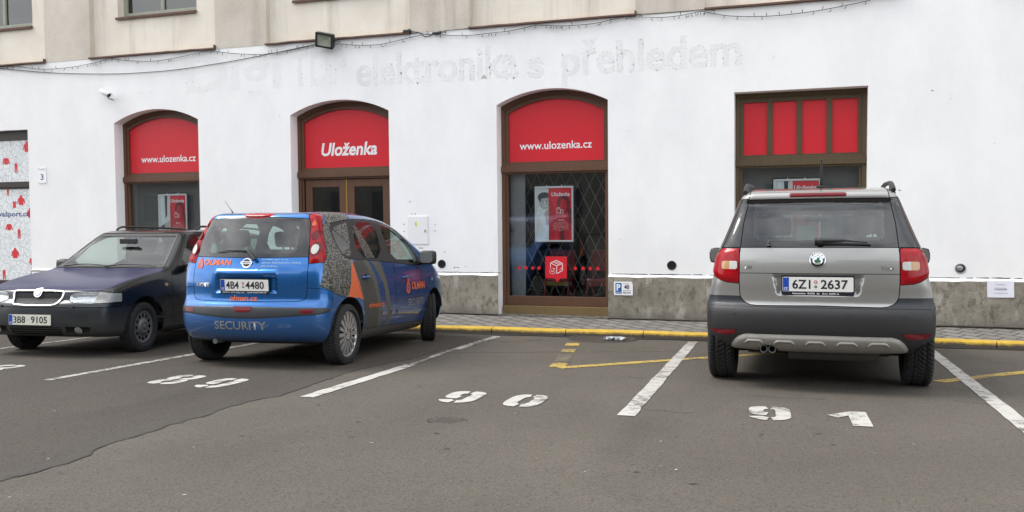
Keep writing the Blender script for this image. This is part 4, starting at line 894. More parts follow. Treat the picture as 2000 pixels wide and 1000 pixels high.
# bullet camera
cc = tag(empty('security_camera', (-11.055, -.13, 3.53)), 'small white bullet security camera above the leftmost arched window', 'camera')
R = Matrix.Rotation(math.radians(76), 3, 'Z') @ Matrix.Rotation(math.radians(22), 3, 'X')
def lathe_dir(prof, mat, nm, n=20):
    f = MB(); f.lathe(prof, n, 'y'); f.v = [tuple(R @ Vector(p)) for p in f.v]; return f.build(nm, mat, cc)
lathe_dir([(0, .13), (.042, .125), (.046, .10), (.046, -.11), (.040, -.115)], 'metal_white', 'barrel'); lathe_dir([(.041, -.108), (.030, -.10), (0, -.10)], 'gloss_black', 'lens')
f = MB(); f.lathe([(.053, .14), (.056, .13), (.056, -.155), (.053, -.155)], 18, 'y', a0=math.radians(20), a1=math.radians(160)); f.v = [tuple(R @ Vector(p)) for p in f.v]; f.build('sun_shield', 'metal_white', cc)
f = MB(); f.tube([(.0, .03, -.04), (.02, .06, -.09), (.035, .19, -.10)], .014, 8); f.lathe([(0, -.02), (.035, -.02), (.04, 0)], 16, 'y', (.035, .198, -.10)); f.build('bracket', 'metal_grey', cc)
cc.scale = (.85, .85, .85)
# meter cabinet
cb = tag(empty('meter_cabinet', (-5.52, 0, 1.25)), 'white metal electricity meter cabinet with a yellow warning sticker on the wall', 'cabinet')
f = MB(); f.box(-.165, .165, -.006, .0, -.215, .215, bev=.002); f.build('casing', 'metal_white', cb)
f = MB(); f.box(-.152, .152, -.011, -.0065, -.203, .203, bev=.002); f.build('door', 'metal_white', cb)
f = MB(); f.box(.105, .125, -.017, -.011, -.03, .01, bev=.002); f.build('lock', 'metal_grey', cb)
f = MB(); f.box(-.045, -.018, -.013, -.0112, .06, .13); f.add([(-.035, -.0135, .075), (-.028, -.0135, .095), (-.034, -.0135, .093), (-.029, -.0135, .115), (-.038, -.0135, .09), (-.031, -.0135, .091)], [(0, 1, 2), (2, 3, 4), (1, 2, 5)], 1); f.build('warning_sticker', ['sticker_yellow', 'black_vinyl'], cb)
mk = MB()
for x, z in ((-5.75, 1.34), (-5.75, 1.23), (-5.25, 1.33), (-5.25, 1.24), (-5.62, 1.49), (-5.57, 1.492), (-5.5, .99), (-5.46, .985), (-5.10, .93), (-4.95, .70), (-4.9, .705), (-4.78, .72)): mk.add([(x+a*.016*(1+.4*RNG.normal()), -.0013, z+b*.008*(1+.4*RNG.normal())) for a, b in ell(0, 0, 1, 1, 7)], [tuple(range(7))])
o = mk.build('plaster_scar', 'residue', bld); o['kind'] = 'stuff'
# parking sign, entrance number, paper notice, low plate
sg = tag(empty('parking_sign', (-2.575, -.032, .345)), 'small white sign with a blue P and the number 40 on the plinth', 'sign')
f = MB(); f.prism([(0, 0), (.262, 0), (.262, .15), (.245, .187), (0, .187)], 'y', -.008, -.002); f.build('board', 'white_vinyl', sg)
f = MB(); f.add([(.022, -.0095, .022), (.108, -.0095, .022), (.108, -.0095, .168), (.022, -.0095, .168)], [(0, 1, 2, 3)]); f.build('blue_field', 'blue_vinyl', sg)
f = MB(); v, fc = text2d('P', .055, .09, bold=.03); f.add([(.038+a, -.0105, .062+b) for a, b in v], fc, 0); v, fc = text2d('RESERVÉ', .075, .018, bold=.01); f.add([(.028+a, -.0105, .030+b) for a, b in v], fc, 0)
v, fc = text2d('40', .072, .058, bold=.03); f.add([(.142+a, -.0105, .086+b) for a, b in v], fc, 1); v, fc = text2d('9B2 2538', .105, .022, bold=.015); f.add([(.125+a, -.0105, .025+b) for a, b in v], fc, 1)
for z, l in ((.156, .08), (.062, .11)): f.add([(.13, -.0105, z), (.13+l, -.0105, z), (.13+l, -.0105, z+.004), (.13, -.0105, z+.004)], [(0, 1, 2, 3)], 1)
f.build('lettering', ['white_vinyl', 'black_vinyl'], sg)
sg = tag(empty('entrance_sign', (-12.65, -.002, 2.09)), 'white plate with a blue number 3 beside the clothes shop entrance', 'sign')
f = MB(); f.box(0, .175, -.008, 0, 0, .272, bev=.002); f.build('plate', 'white_vinyl', sg)
f = MB(); v, fc = text2d('3', .062, .105, bold=.02); f.add([(.058+a, -.0092, .055+b) for a, b in v], fc, 0); v, fc = text2d('VCHOD', .13, .026); f.add([(.022+a, -.0092, .222+b) for a, b in v], fc, 1)
for a, b in ((.012, .012), (.163, .012), (.012, .26), (.163, .26)): f.lathe([(.006, -.0085), (0, -.012)], 8, 'y', (a, 0, b), 1)
f.build('lettering', ['navy_ink', 'black_vinyl'], sg)
sg = tag(empty('paper_notice', (2.038, -.031, .40)), 'white printed paper notice taped to the plinth at far right', 'notice')
f = MB(); f.add([(.0, -.003, 0), (.145, -.006, 0), (.292, -.010, .004), (.288, -.004, .205), (.14, -.003, .203), (-.005, -.003, .20)], [(0, 1, 4, 5), (1, 2, 3, 4)]); f.build('sheet', 'paper', sg)
f = MB()
for bd, w_, z, h_ in (('Vchod pro', .11, .148, .018), ('Uloženka', .135, .092, .030), ('(za rohem vpravo)', .14, .045, .017)): v, fc = text2d(bd, w_, h_); f.add([(.145-w_/2+a, -.0125, z+b) for a, b in v], fc)
f.build('lettering', 'ink', sg)
sg = tag(empty('low_sign', (-12.83, -.031, .475)), 'small white parking plate low on the wall behind the dark bonnet', 'sign')
f = MB(); f.box(0, .26, -.006, 0, 0, .09); f.build('board', 'white_vinyl', sg); f = MB(); v, fc = text2d('PARKOVIŠTĚ', .20, .03); f.add([(.03+a, -.0075, .03+b) for a, b in v], fc); f.build('lettering', 'black_vinyl', sg)
# houses across the street, seen only as reflections in glass and paint
for bi, (x0, x1, y0, hgt, mt_, lb) in enumerate(((-46, -19, -40, 12.5, 'stone_wall', 'cream four storey house across the street with a dark roof'), (-18.5, 3, -41, 10.5, 'stone_wall', 'grey three storey house across the street'), (3.5, 30, -40, 13.5, 'stone_wall', 'tall cream house across the street'))):
    b_ = tag(empty('house', (x0, y0, gz(0, -40))), lb, 'house')
    f = MB(); f.box(0, x1-x0, -10, 0, 0, hgt); f.build('wall', mt_, b_); f = MB(); f.prism([(-11, hgt), (.6, hgt), (-5, hgt+3)], 'x', -.3, x1-x0+.3); f.build('roof', 'rusty_flashing', b_)
    w0 = None
    for r in range(int(hgt//3.3)):
        for c_ in range(int((x1-x0)//3)):
            if w0 is None: f = MB(); f.box(-.6, .6, -.02, .03, -.9, .9); w0 = f.build('window', 'dim_glass', b_); o_ = w0
            else: o_ = w0.copy(); COL.objects.link(o_); o_.parent = b_
            o_.location = (1.6+3*c_, .02, 1.9+3.3*r)
# ---------------------------------------------------------------- car building
GN = Vector((-.0012, .03986, 1)).normalized()
def car_root(name, x, y, head, scale, label, cat='car'):
    h = math.radians(head); f = Vector((-math.sin(h), math.cos(h), 0)); f = (f-GN*f.dot(GN)).normalized(); l = GN.cross(f)
    o = tag(empty(name), label, cat); M = Matrix((f, l, GN)).transposed().to_4x4(); M.translation = Vector((x, y, gz(x, y))); o.matrix_world = M @ Matrix.Scale(scale, 4); return o
def cast(B, O, d, tmax=2.2):
    O = np.asarray(O, float); d = np.asarray(d, float); t = np.full(len(O), np.nan); lo = np.zeros(len(O)); on = np.ones(len(O), bool)
    for k in np.arange(.0, tmax, .02):
        ii = np.where(on)[0]
        if not len(ii): break
        f = B.F(O[ii]+d*k, False); h = ii[f < 0]; lo[h] = k-.02; t[h] = k; on[h] = False
    t = np.where(np.isnan(t), .8, t); a, b = t-.03, t+.01
    for _ in range(16):
        m = (a+b)/2; f = B.F(O+d*m[:, None], True); b = np.where(f < 0, m, b); a = np.where(f < 0, a, m)
    return O+d*b[:, None]
VIEW = {'rear': ((-1, 0, 0), lambda u, v: (-2., -u, v), (1, 0, 0)), 'front': ((1, 0, 0), lambda u, v: (4.4, u, v), (-1, 0, 0)), 'right': ((0, -1, 0), lambda u, v: (u, -1.4, v), (0, 1, 0)), 'left': ((0, 1, 0), lambda u, v: (-u, 1.4, v), (0, -1, 0))}
def onbody(B, view, uv, off):
    """plane coordinates seen from one side -> points lying on the shell"""
    _, fn, d = VIEW[view]; O = np.array([fn(u, v) for u, v in uv]); P = cast(B, O, d, 3.2 if view in ('rear', 'front') else 1.6); N = B.normals(P)
    o = np.asarray(off).reshape(-1, 1) if np.ndim(off) else off
    return P+N*o
def decal(B, parent, name, mats, items, view, off=.003):
    """items: (polygon or (verts, faces), material index, extra offset)"""
    mb = MB()
    for it, m, ex in items:
        if isinstance(it, tuple): v, f = it
        else: v, f = it, tri2d(it)
        P = onbody(B, view, v, off+ex); mb.add([tuple(p) for p in P], f, m, True)
    return mb.build(name, mats, parent)
def dtext(body, u, v, w, h, **k):
    a, f = text2d(body, w, h, **k); return ([(u+p[0], v+p[1]) for p in a], f)
def grid(u0, u1, v0, v1, nu, nv):
    P = [(u0+(u1-u0)*i/nu, v0+(v1-v0)*j/nv) for i in range(nu+1) for j in range(nv+1)]
    return (P, [(i*(nv+1)+j, (i+1)*(nv+1)+j, (i+1)*(nv+1)+j+1, i*(nv+1)+j+1) for i in range(nu) for j in range(nv)])
def dome(u, v, ru, rv, n=20):
    P = [(u, v)]+ell(u, v, ru*.6, rv*.6, n)+ell(u, v, ru, rv, n)
    F = [(0, 1+i, 1+(i+1) % n) for i in range(n)]+[(1+i, 1+n+i, 1+n+(i+1) % n, 1+(i+1) % n) for i in range(n)]
    return (P, F)
def emit(C, B, key, name, mat, root, disp=None, off=0., side=None, hard=False, label=None):
    T = C.P.get(key)
    if T is None or not len(T): return None
    if side is not None:
        T = T[(C.V[T].mean(1)[:, 1]*side) > 0]
        if not len(T): return None
    u = np.unique(T); V = C.V.copy(); N = np.zeros(V.shape); N[u] = B.normals(V[u])
    if disp is not None: V[u] += N[u]*disp(C.V[u])[:, None]
    if off: V[u] += N[u]*off
    o = tmesh(name, V, T, mat, root, None if hard else N)
    if label: o['label'] = label
    return o
def bulge(g, h, w): return lambda P: h*sstep(0, w, -g(P))
_wheels = {}
def wheel(root, x, y, R, w, kind, side, steer=0):
    e = empty('wheel', (x, y, R), root); e.rotation_euler = (0, 0, math.radians(steer)+(math.pi if side < 0 else 0))
    key = (R, w, kind)
    if key not in _wheels:
        rr_ = {'note': .232, 'felicia': .185, 'yeti': .225}[kind]; n = 216; pr_ = []
        h = w/2
        pr_ = [(rr_, h*.80), (rr_+.02, h*.93), (R*.80, h*1.0), (R*.93, h*.95), (R*.975, h*.86)]+[(R, h*q) for q in (.74, .60, .52, .40, .26, .13, 0, -.13, -.26, -.40, -.52, -.60, -.74)]+[(R*.975, -h*.86), (R*.93, -h*.95), (R*.80, -h), (rr_+.02, -h*.93), (rr_, -h*.80)]
        V = []
        for j in range(n):
            t = 2*math.pi*j/n
            for i, (r, yy) in enumerate(pr_):
                d = 0
                if 4 <= i <= len(pr_)-5:
                    ph = (j+abs(yy)/h*9) % 4
                    if ph < 1.3: d = .010
                    if abs(abs(yy)/h-.40) < .02: d = .009
                V.append(((r-d)*math.cos(t), yy, (r-d)*math.sin(t)))
        q = len(pr_); mb = MB(); mb.add(V, [(j*q+i, j*q+i+1, ((j+1) % n)*q+i+1, ((j+1) % n)*q+i) for j in range(n) for i in range(q-1)], 0, False)
        ty = mb.build('tyre', 'rubber', None); ty.data.polygons.foreach_set('use_smooth', [False]*len(ty.data.polygons)); r = MB(); yo = h*.72
        r.lathe([(rr_+.002, -h*.8), (rr_-.012, -h*.4), (rr_-.02, h*.2), (.05, h*.15), (0, h*.15)], 48, 'y', m=1)
        if kind == 'note':
            r.lathe([(rr_+.004, yo-.01), (rr_, yo+.004), (rr_-.018, yo+.002), (rr_-.022, yo-.02)], 60, 'y'); r.lathe([(.075, yo-.02), (.072, yo+.002), (.05, yo+.010), (.042, yo+.004), (0, yo+.008)], 30, 'y')
            for k in range(16):
                a = 2*math.pi*k/16; wd = .019 if k % 2 else .024
                P = [(.068, -wd*.62), (rr_-.012, -wd), (rr_-.012, wd), (.068, wd*.62)]
                Q = [(c*math.cos(a)-s_*math.sin(a), c*math.sin(a)+s_*math.cos(a)) for c, s_ in P]; ym = [yo+.008, yo+.001, yo+.001, yo+.008]
                r.add([(a_, ym[i], b_) for i, (a_, b_) in enumerate(Q)]+[(a_*.98, ym[i]-.03, b_*.98) for i, (a_, b_) in enumerate(Q)], [(0, 1, 2, 3), (0, 4, 5, 1), (2, 6, 7, 3)])
            for k in range(5): a = 2*math.pi*k/5; r.lathe([(.010, yo+.002), (.008, yo+.012), (0, yo+.012)], 8, 'y', (.055*math.cos(a), 0, .055*math.sin(a)), 1)
            mats = ['silver_hubcap', 'seam_black']
        elif kind == 'felicia':
            holes = [ell(.132*math.cos(2*math.pi*k/12), .132*math.sin(2*math.pi*k/12), .021, n=10) for k in range(12)]
            f = MB(); holed(ell(0, 0, rr_, n=48), holes, yo-.005, f); r.add(f.v, f.f, 0)
            r.lathe([(rr_+.004, yo-.012), (rr_, yo+.004), (rr_-.014, yo+.004), (rr_-.022, yo-.005)], 48, 'y'); r.lathe([(.095, yo-.005), (.085, yo+.012), (.06, yo+.022), (.05, yo+.02), (.035, yo+.012), (.03, yo+.02), (0, yo+.021)], 36, 'y')
            mats = ['dark_steel', 'seam_black']
        else:
            r.lathe([(rr_+.004, yo-.01), (rr_, yo+.004), (rr_-.018, yo)], 48, 'y'); r.lathe([(.06, yo-.02), (.05, yo), (0, yo)], 24, 'y')
            for k in range(5):
                a = 2*math.pi*k/5; P = [(.04, -.035), (rr_-.01, -.02), (rr_-.01, .02), (.04, .035)]; r.add([(c*math.cos(a)-s_*math.sin(a), yo, c*math.sin(a)+s_*math.cos(a)) for c, s_ in P], [(0, 1, 2, 3)])
            mats = ['silver_hubcap', 'seam_black']
        rm = r.build('rim', mats, None); _wheels[key] = (ty, rm); ty.parent = e; rm.parent = e
    else:
        for s_ in _wheels[key]: o = s_.copy(); COL.objects.link(o); o.parent = e
    return e
def arch_liner(root, x, R, y0, y1, zc):
    for sd_ in (1, -1):
        f = MB(); f.lathe([(R, y0*sd_), (R, y1*sd_)], 28, 'y', (x, 0, zc), a0=.28, a1=math.pi-.28)
        f.prism(ell(x, zc, R, R, 24, .0, math.pi, True), 'y', y0*sd_, y0*sd_); f.build('wheel_housing', 'underbody', root)
def seat(root, x, y, z, w_=.48, back=.62, lean=.22, head=True):
    f = MB(); f.box(x-.05, x+.45, y-w_/2, y+w_/2, z-.12, z+.04, bev=.05)
    b = bmesh.new(); Rm = Matrix.Rotation(-lean, 3, 'Y')
    g = MB(); g.box(-.06, .06, -w_/2, w_/2, 0, back, bev=.05)
    f.add([tuple(Rm @ Vector(p)+Vector((x, y, z))) for p in g.v], g.f)
    if head:
        for yy in ((y,) if w_ < .8 else (y-w_*.32, y+w_*.32)):
            g = MB(); g.box(-.045, .045, -.13, .13, back+.03, back+.21, bev=.05); g.box(-.01, .01, -.05, -.04, back-.02, back+.05); g.box(-.01, .01, .04, .05, back-.02, back+.05); f.add([tuple(Rm @ Vector(p)+Vector((x, yy, z))) for p in g.v], g.f)
    return f.build('seat', 'seat_cloth', root)
def cabin(root, xf, xr, z, xd, zd, hw, zh):
    for y in (.36, -.36): seat(root, xf, y, z)
    seat(root, xr, 0, z+.04, 1.25, .58, .25)
    f = MB(); f.box(xd, xd+.42, -hw, hw, zd-.22, zd, bev=.06); f.box(xd+.05, xd+.35, .20, .55, zd-.02, zd+.05, bev=.03); f.build('dashboard', 'cabin_dark', root)
    f = MB(); Rm = Matrix.Rotation(math.radians(-62), 3, 'Y'); P = [Rm @ Vector((.185*math.cos(a), .185*math.sin(a), 0))+Vector((xd-.14, .37, zd-.04)) for a in np.linspace(0, 2*math.pi, 24, endpoint=False)]; f.tube(P, .016, 6, closed=True); f.tube([P[0], P[12]], .02, 6); f.tube([P[6], (xd-.14, .37, zd-.04)], .02, 6); f.build('steering_wheel', 'black_plastic', root)
    f = MB(); f.box(xd+.2, xd+.235, -.12, .12, zh-.035, zh+.03, bev=.01); f.build('rear_view_mirror', 'black_plastic', root)
    f = MB(); f.box(xr-.30, xd+.45, -hw, hw, .24, .30); f.build('cabin_floor', 'cabin_dark', root)
def lining(C, B, root, keys, zmin=.5):
    TT = np.vstack([C.P[k] for k in keys if k in C.P]); TT = TT[C.V[TT].mean(1)[:, 2] > zmin]; u = np.unique(TT); V = C.V.copy(); V[u] -= B.normals(V[u])*.035
    tmesh('cabin_lining', V, TT, 'cabin_dark', root)
def plate(B, root, u, v, view, tilt, segs, mats=('plate_white', 'plate_ink', 'plate_blue'), frame=None, strip_off=.0, out_=.012, stick=True, w_=.52, h_=.112):
    """number plate with country strip; segs: (text, from, to) as fractions of the width"""
    P = onbody(B, view, [(u, v)], 0)[0]; nrm, _, _ = VIEW[view]; n0 = Vector(nrm); U = {'rear': Vector((0, -1, 0)), 'front': Vector((0, 1, 0))}[view]
    Rm = Matrix.Rotation(math.radians(tilt), 3, U); n = (Rm @ n0); Vv = n.cross(U) if n.cross(U).z > 0 else U.cross(n); c = Vector(P)+n*out_
    pt = lambda a, b, d=0: tuple(c+U*a+Vv*b+n*d)
    f = MB(); R_ = rrect(-w_/2, w_/2, -h_/2, h_/2, .008); f.add([pt(a, b, .002) for a, b in R_], tri2d(R_)); k = len(R_); f.add([pt(a, b, .002) for a, b in R_]+[pt(a, b, -.006) for a, b in R_], [(i, i+k, (i+1) % k+k, (i+1) % k) for i in range(k)])
    pl = f.build('licence_plate', mats[0], root)
    f = MB(); f.add([pt(a, b, .0030) for a, b in ((-w_/2+.003, -h_/2+.004), (-w_/2+.048, -h_/2+.004), (-w_/2+.048, h_/2-.004), (-w_/2+.003, h_/2-.004))], [(0, 1, 2, 3)]); f.build('country_strip', mats[2], pl)
    f = MB()
    for tx, a, b in segs:
        vv, ff = text2d(tx, (b-a)*w_, .073, bold=.018); f.add([pt(-w_/2+a*w_+p[0], -.036+p[1], .0032) for p in vv], ff, 0)
    vv, ff = text2d('CZ', .030, .018, bold=.02); f.add([pt(-w_/2+.010+p[0], -.042+p[1], .0040) for p in vv], ff, 1)
    if stick: f.add([pt(a, b, .0032) for a, b in ell(-w_/2+.475*w_, .018, .013, n=12)], [tuple(range(12))], 2); f.add([pt(a, b, .0038) for a, b in ell(-w_/2+.475*w_, .018, .006, n=10)], [tuple(range(10))], 1); f.add([pt(a, b, .0032) for a, b in ell(-w_/2+.475*w_, -.018, .012, n=12)], [tuple(range(12))], 3)
    else: f.add([pt(a, b, .0032) for a, b in ell(-w_/2+.465*w_, -.002, .005, n=8)], [tuple(range(8))], 0)
    f.build('lettering', [mats[1], 'white_vinyl', 'red_lens_plain', 'grey_vinyl'], pl)
    if frame:
        f = MB(); F0 = rrect(-w_/2-.008, w_/2+.008, -h_/2-.028, h_/2+.010, .012); f.add([pt(a, b, -.004) for a, b in F0]+[pt(a, b, .0012) for a, b in F0], [tuple(range(len(F0), 2*len(F0)))]+[(i, (i+1) % len(F0), (i+1) % len(F0)+len(F0), i+len(F0)) for i in range(len(F0))])
        for tx, a, b in frame: vv, ff = text2d(tx, (b-a)*w_, .013, bold=.02); f.add([pt(-w_/2+a*w_+p[0], -h_/2-.022+p[1], .0022) for p in vv], ff, 1)
        f.build('plate_frame', ['navy_black' if 'navy_black' in MATS else 'black_plastic', 'white_vinyl'], pl)
    return pl
def half(P): return list(P)+[(-y, z) for y, z in P[::-1]]
plain('navy_black', (.010, .010, .022), .4)

# ================================================================ silver SUV, seen square from behind
def build_suv():
    B = YETI_B; root = car_root('parked_car', .05, -4.16, 0, 1.0, 'silver beige SUV with dark grey bumper parked nose to the wall'); C = Carve(*B.shell())
    C.cut('body', lambda P: B.normals(P)[:, 2]+.93, 'underbody')
    for x in (0, 2.578): C.cut(['body', 'underbody'], circ(x, .335, .405), 'void')
    tg = half([(0, .680), (.46, .673), (.51, .679), (.555, .700), (.582, .735), (.590, .78), (.593, .86), (.592, 1.08), (.585, 1.14), (.568, 1.32), (.54, 1.46), (.522, 1.55), (.51, 1.64), (.3, 1.72)])
    gt = lambda P: np.maximum(sdpoly(P[:, 1], P[:, 2], tg), P[:, 0]+.43)
    C.seam('body', gt, .0035, 'tailgate', 'seam')
    C.cut('body', lambda P: np.minimum(np.minimum(np.maximum(P[:, 2]-.746, P[:, 0]+.30), P[:, 2]-.40), np.maximum(np.hypot(P[:, 0], P[:, 2]-.335)-.475, .5-np.abs(P[:, 1]))), 'bumper')
    C.cut('body', lambda P: np.maximum(np.hypot(P[:, 0]-2.578, P[:, 2]-.335)-.475, .5-np.abs(P[:, 1])), 'bumper')
    # lamps
    lp = [(.594, .845), (.69, .852), (.745, .870), (.80, .905), (1.0, .95), (1.0, 1.05), (.80, 1.07), (.735, 1.128), (.594, 1.128)]
    gl = lambda P: np.maximum(sdpoly(np.abs(P[:, 1]), P[:, 2], lp), P[:, 0]+.50+.25*np.abs(P[:, 2]-.97))
    C.seam('body', gl, .003, 'lamp', 'seam')
    gi = lambda P: np.maximum(sdpoly(np.abs(P[:, 1]), P[:, 2], rrect(.606, .728, .958, 1.022, .014)), P[:, 0]+.4)
    C.cut('lamp', gi, 'insert'); C.cut('insert', lambda P: .668-np.abs(P[:, 1]), 'amber')
    gq = lambda P: np.maximum(np.maximum(1.131-P[:, 2], P[:, 2]-1.524), P[:, 0]+.33)
    C.seam('body', gq, .003, 'quarter', 'seam')
    gg = lambda P: np.maximum(1.131-P[:, 2], P[:, 2]-1.518)
    C.seam('tailgate', gg, .003, 'glass', 'seam')
    C.cut('glass', rearpoly(rrect(-.485, .485, 1.185, 1.498, .05), 0), 'clear')
    gb = rearpoly(rrect(-.216, .216, 1.532, 1.567, .014), -.4); C.cut('tailgate', gb, 'brake')
    rp = half([(0, .752), (.285, .752), (.305, .760), (.316, .78), (.345, .915), (.338, .925), (0, .925)]); gr = rearpoly(rp, 0); C.cut('tailgate', gr, 'recess')
    C.seam('tailgate', lambda P: P[:, 2]-.928, .0025, 'tail_low', 'seam')
    sk = half([(0, .452), (.54, .448), (.592, .430), (.628, .400), (.655, .360), (.660, .328), (.63, .312), (.4, .30), (.0, .300)]); gs = rearpoly(sk, -.3); C.cut('bumper', gs, 'skid')
    C.cut(['bumper', 'underbody'], lambda P: np.maximum(np.maximum(P[:, 2]-(.325+.62*(np.abs(P[:, 1])-.655)), .60-np.abs(P[:, 1])), P[:, 0]+.2), 'void')
    C.cut('skid', rearpoly([(.285, .28), (.295, .345), (.33, .372), (.40, .374), (.44, .35), (.455, .28)], 0), 'void')
    gf = lambda P: np.maximum(sdpoly(np.abs(P[:, 1]), P[:, 2], [(.602, .476), (.840, .474), (.80, .455), (.75, .434), (.66, .434), (.63, .446)]), P[:, 0]+.3); C.cut('bumper', gf, 'reflector')
    C.seam('bumper', lambda P: np.maximum(P[:, 2]-.664, P[:, 0]+.5), .0015, 'bumper', 'bseam')
    # side and front glass, doors
    C.seam(['body'], sidepoly(chaikin([(-.34, 1.10), (.4, 1.095), (1.3, 1.09), (2.20, 1.085), (1.62, 1.49), (1.3, 1.53), (.4, 1.535), (-.40, 1.49)], 1)), .003, 'quarter', 'seam')
    for P4 in ([(-.28, 1.20), (-.22, 1.46), (.36, 1.50), (.40, 1.14)], [(.47, 1.14), (.44, 1.505), (1.25, 1.50), (1.28, 1.13)], [(1.36, 1.13), (1.34, 1.495), (1.60, 1.46), (2.12, 1.18), (2.14, 1.12)]): C.cut(['body', 'quarter'], sidepoly(chaikin(P4, 1)), 'side')
    C.cut('body', lambda P: np.maximum(np.maximum(1.13-P[:, 2], P[:, 2]-1.52), np.maximum(1.66-P[:, 0], np.abs(P[:, 1])-B.W(P[:, 0], P[:, 2])+.10)), 'screen')
    for q in ([(.42, .45), (.42, 1.56), (1.31, 1.56), (1.31, .45)], [(1.31, .45), (1.31, 1.56), (1.60, 1.50), (2.22, 1.10), (2.22, .45)]): C.seam('body', sidepoly(q), .003, 'door', 'seam')
    C.cut('body', lambda P: np.maximum(sdpoly(P[:, 1], P[:, 2], half([(0, .72), (.45, .72), (.45, .88), (0, .90)])), 3.0-P[:, 0]), 'grille')
    C.cut('body', lambda P: np.maximum(sdpoly(np.abs(P[:, 1]), P[:, 2], [(.52, .76), (.9, .76), (.9, .92), (.52, .90)]), 2.95-P[:, 0]), 'headlight')
    emit(C, B, 'body', 'body', 'silver_beige_paint', root); emit(C, B, 'tailgate', 'tailgate', 'silver_beige_paint', root); emit(C, B, 'tail_low', 'tailgate_lower', 'silver_beige_paint', root)
    emit(C, B, 'recess', 'plate_recess', 'silver_beige_paint', root, bulge(gr, -.030, .028), hard=True); emit(C, B, 'underbody', 'underbody', 'underbody', root); emit(C, B, 'seam', 'panel_seam', 'seam_black', root, off=-.006); emit(C, B, 'bseam', 'bumper_crease', 'black_plastic', root, off=-.003)
    emit(C, B, 'bumper', 'bumper', 'dark_cladding', root)
    emit(C, B, 'skid', 'skid_plate', 'dirty_silver_plastic', root, bulge(gs, .016, .03), hard=True)
    for s_ in (1, -1):
        emit(C, B, 'lamp', 'tail_lamp', 'red_lamp_lens', root, bulge(gl, .012, .04), side=s_, hard=True); emit(C, B, 'insert', 'reversing_lamp', 'lens_white', root, off=.012, side=s_); emit(C, B, 'amber', 'indicator_lamp', 'lens_amber', root, off=.012, side=s_)
        emit(C, B, 'reflector', 'bumper_reflector', 'dark_red_lamp_lens', root, off=.002, side=s_); emit(C, B, 'quarter', 'quarter_glass', 'gloss_black', root, side=s_); emit(C, B, 'side', 'side_window', 'privacy_glass', root, side=s_); emit(C, B, 'door', 'door', 'silver_beige_paint', root, side=s_); emit(C, B, 'headlight', 'headlight', 'lens_white', root, side=s_)
    emit(C, B, 'glass', 'rear_window_border', 'gloss_black', root); emit(C, B, 'clear', 'rear_window', 'tailgate_glass', root); emit(C, B, 'brake', 'high_brake_lamp', 'dark_red_lamp_lens', root, bulge(gb, .006, .012), hard=True); emit(C, B, 'screen', 'windscreen', 'windscreen_glass', root); emit(C, B, 'grille', 'grille', 'black_plastic', root)
    lining(C, B, root, ('body', 'tailgate', 'tail_low', 'door', 'quarter', 'glass'))
    cabin(root, 1.15, .25, .62, 1.95, 1.06, .66, 1.46)
    # embossed bars on the skid plate
    it = []
    for a, b in ((-.545, -.40), (-.325, -.165), (-.09, .06), (.135, .29), (.36, .515)):
        n = 10; U = np.linspace(a, b, n+1); P = []
        for i, q in enumerate(U):
            e = .022*(1-min(1, min(i, n-i)/1.5)); P += [(q, .392-e), (q, .399-e), (q, .408-e), (q, .414-e)]
        it.append((P, [(4*i+j, 4*i+4+j, 4*i+5+j, 4*i+1+j) for i in range(n) for j in range(3)]))
    mb = MB()
    for P, F in it: mb.add([tuple(p) for p in onbody(B, 'rear', P, [(.014, .026, .026, .014)[i % 4] for i in range(len(P))])], F, 0, True)
    mb.build('skid_bar', 'dirty_silver_plastic', root)
    for y in (.338, .402):
        f = MB(); f.lathe([(.026, .2), (.029, -.012), (.031, -.016), (.027, -.018), (.023, -.012), (.022, .1)], 20, 'x', (-.715, y, .328)); f.lathe([(.023, .06), (0, .06)], 16, 'x', (-.715, y, .328), 1); f.build('exhaust_pipe', ['dark_steel', 'seam_black'], root)
    f = MB(); f.tube([(-.50, -.46, .285), (-.50, .22, .285)], .055, 14); f.build('silencer', 'muddy_sill', root)
    f = MB(); f.tube([(0, -.6, .30), (0, .6, .30)], .05, 10); f.box(-.25, .25, -.55, .55, .25, .34); f.build('rear_axle', 'underbody', root)
    for u, z in ((.636, .607), (.218, .612), (-.218, .612), (-.636, .607)): decal(B, root, 'parking_sensor', ['black_plastic'], [(dome(-u, z, .011, .011, 12), 0, 0)], 'rear', .002)
    # badge, model lettering, wiper, washer
    b_ = decal(B, root, 'badge', ['chrome', 'gloss_black', 'badge_green'], [(dome(0, 1.034, .060, .058, 32), 0, .006), (dome(0, 1.034, .054, .052, 32), 1, .0085), ([(p[0], p[1]) for p in ell(0, 1.034, .052, .050, 20, math.radians(15), math.radians(165), True)]+ell(0, 1.034, .036, .034, 20, math.radians(165), math.radians(15), True), 0, .0095), (dome(0, 1.030, .036, .034, 24), 0, .0095), ([(-.026, 1.018), (-.01, 1.010), (.02, 1.014), (.028, 1.03), (.012, 1.034), (.018, 1.05), (-.004, 1.052), (-.008, 1.036), (-.024, 1.036)], 2, .0115)], 'rear', .0)
    decal(B, root, 'lettering', ['chrome', 'gloss_black'], [(dtext('TSI', -.555, .962, .064, .024, bold=.02, shear=.25), 0, 0), (dtext('Yeti', .455, .958, .10, .032, bold=.02, shear=.2), 0, 0)]+[(dtext(ch, -.042+.0167*i, 1.062+.014*(1-((i-2)/2.0)**2), .012, .014, bold=.02), 1, .0085) for i, ch in enumerate('ŠKODA')], 'rear', .004)
    f = MB(); p = onbody(B, 'rear', [(.0, 1.178), (-.02, 1.172), (.05, 1.170), (.19, 1.172), (.36, 1.163), (.02, 1.155)], [.035, .03, .04, .038, .02, .02])
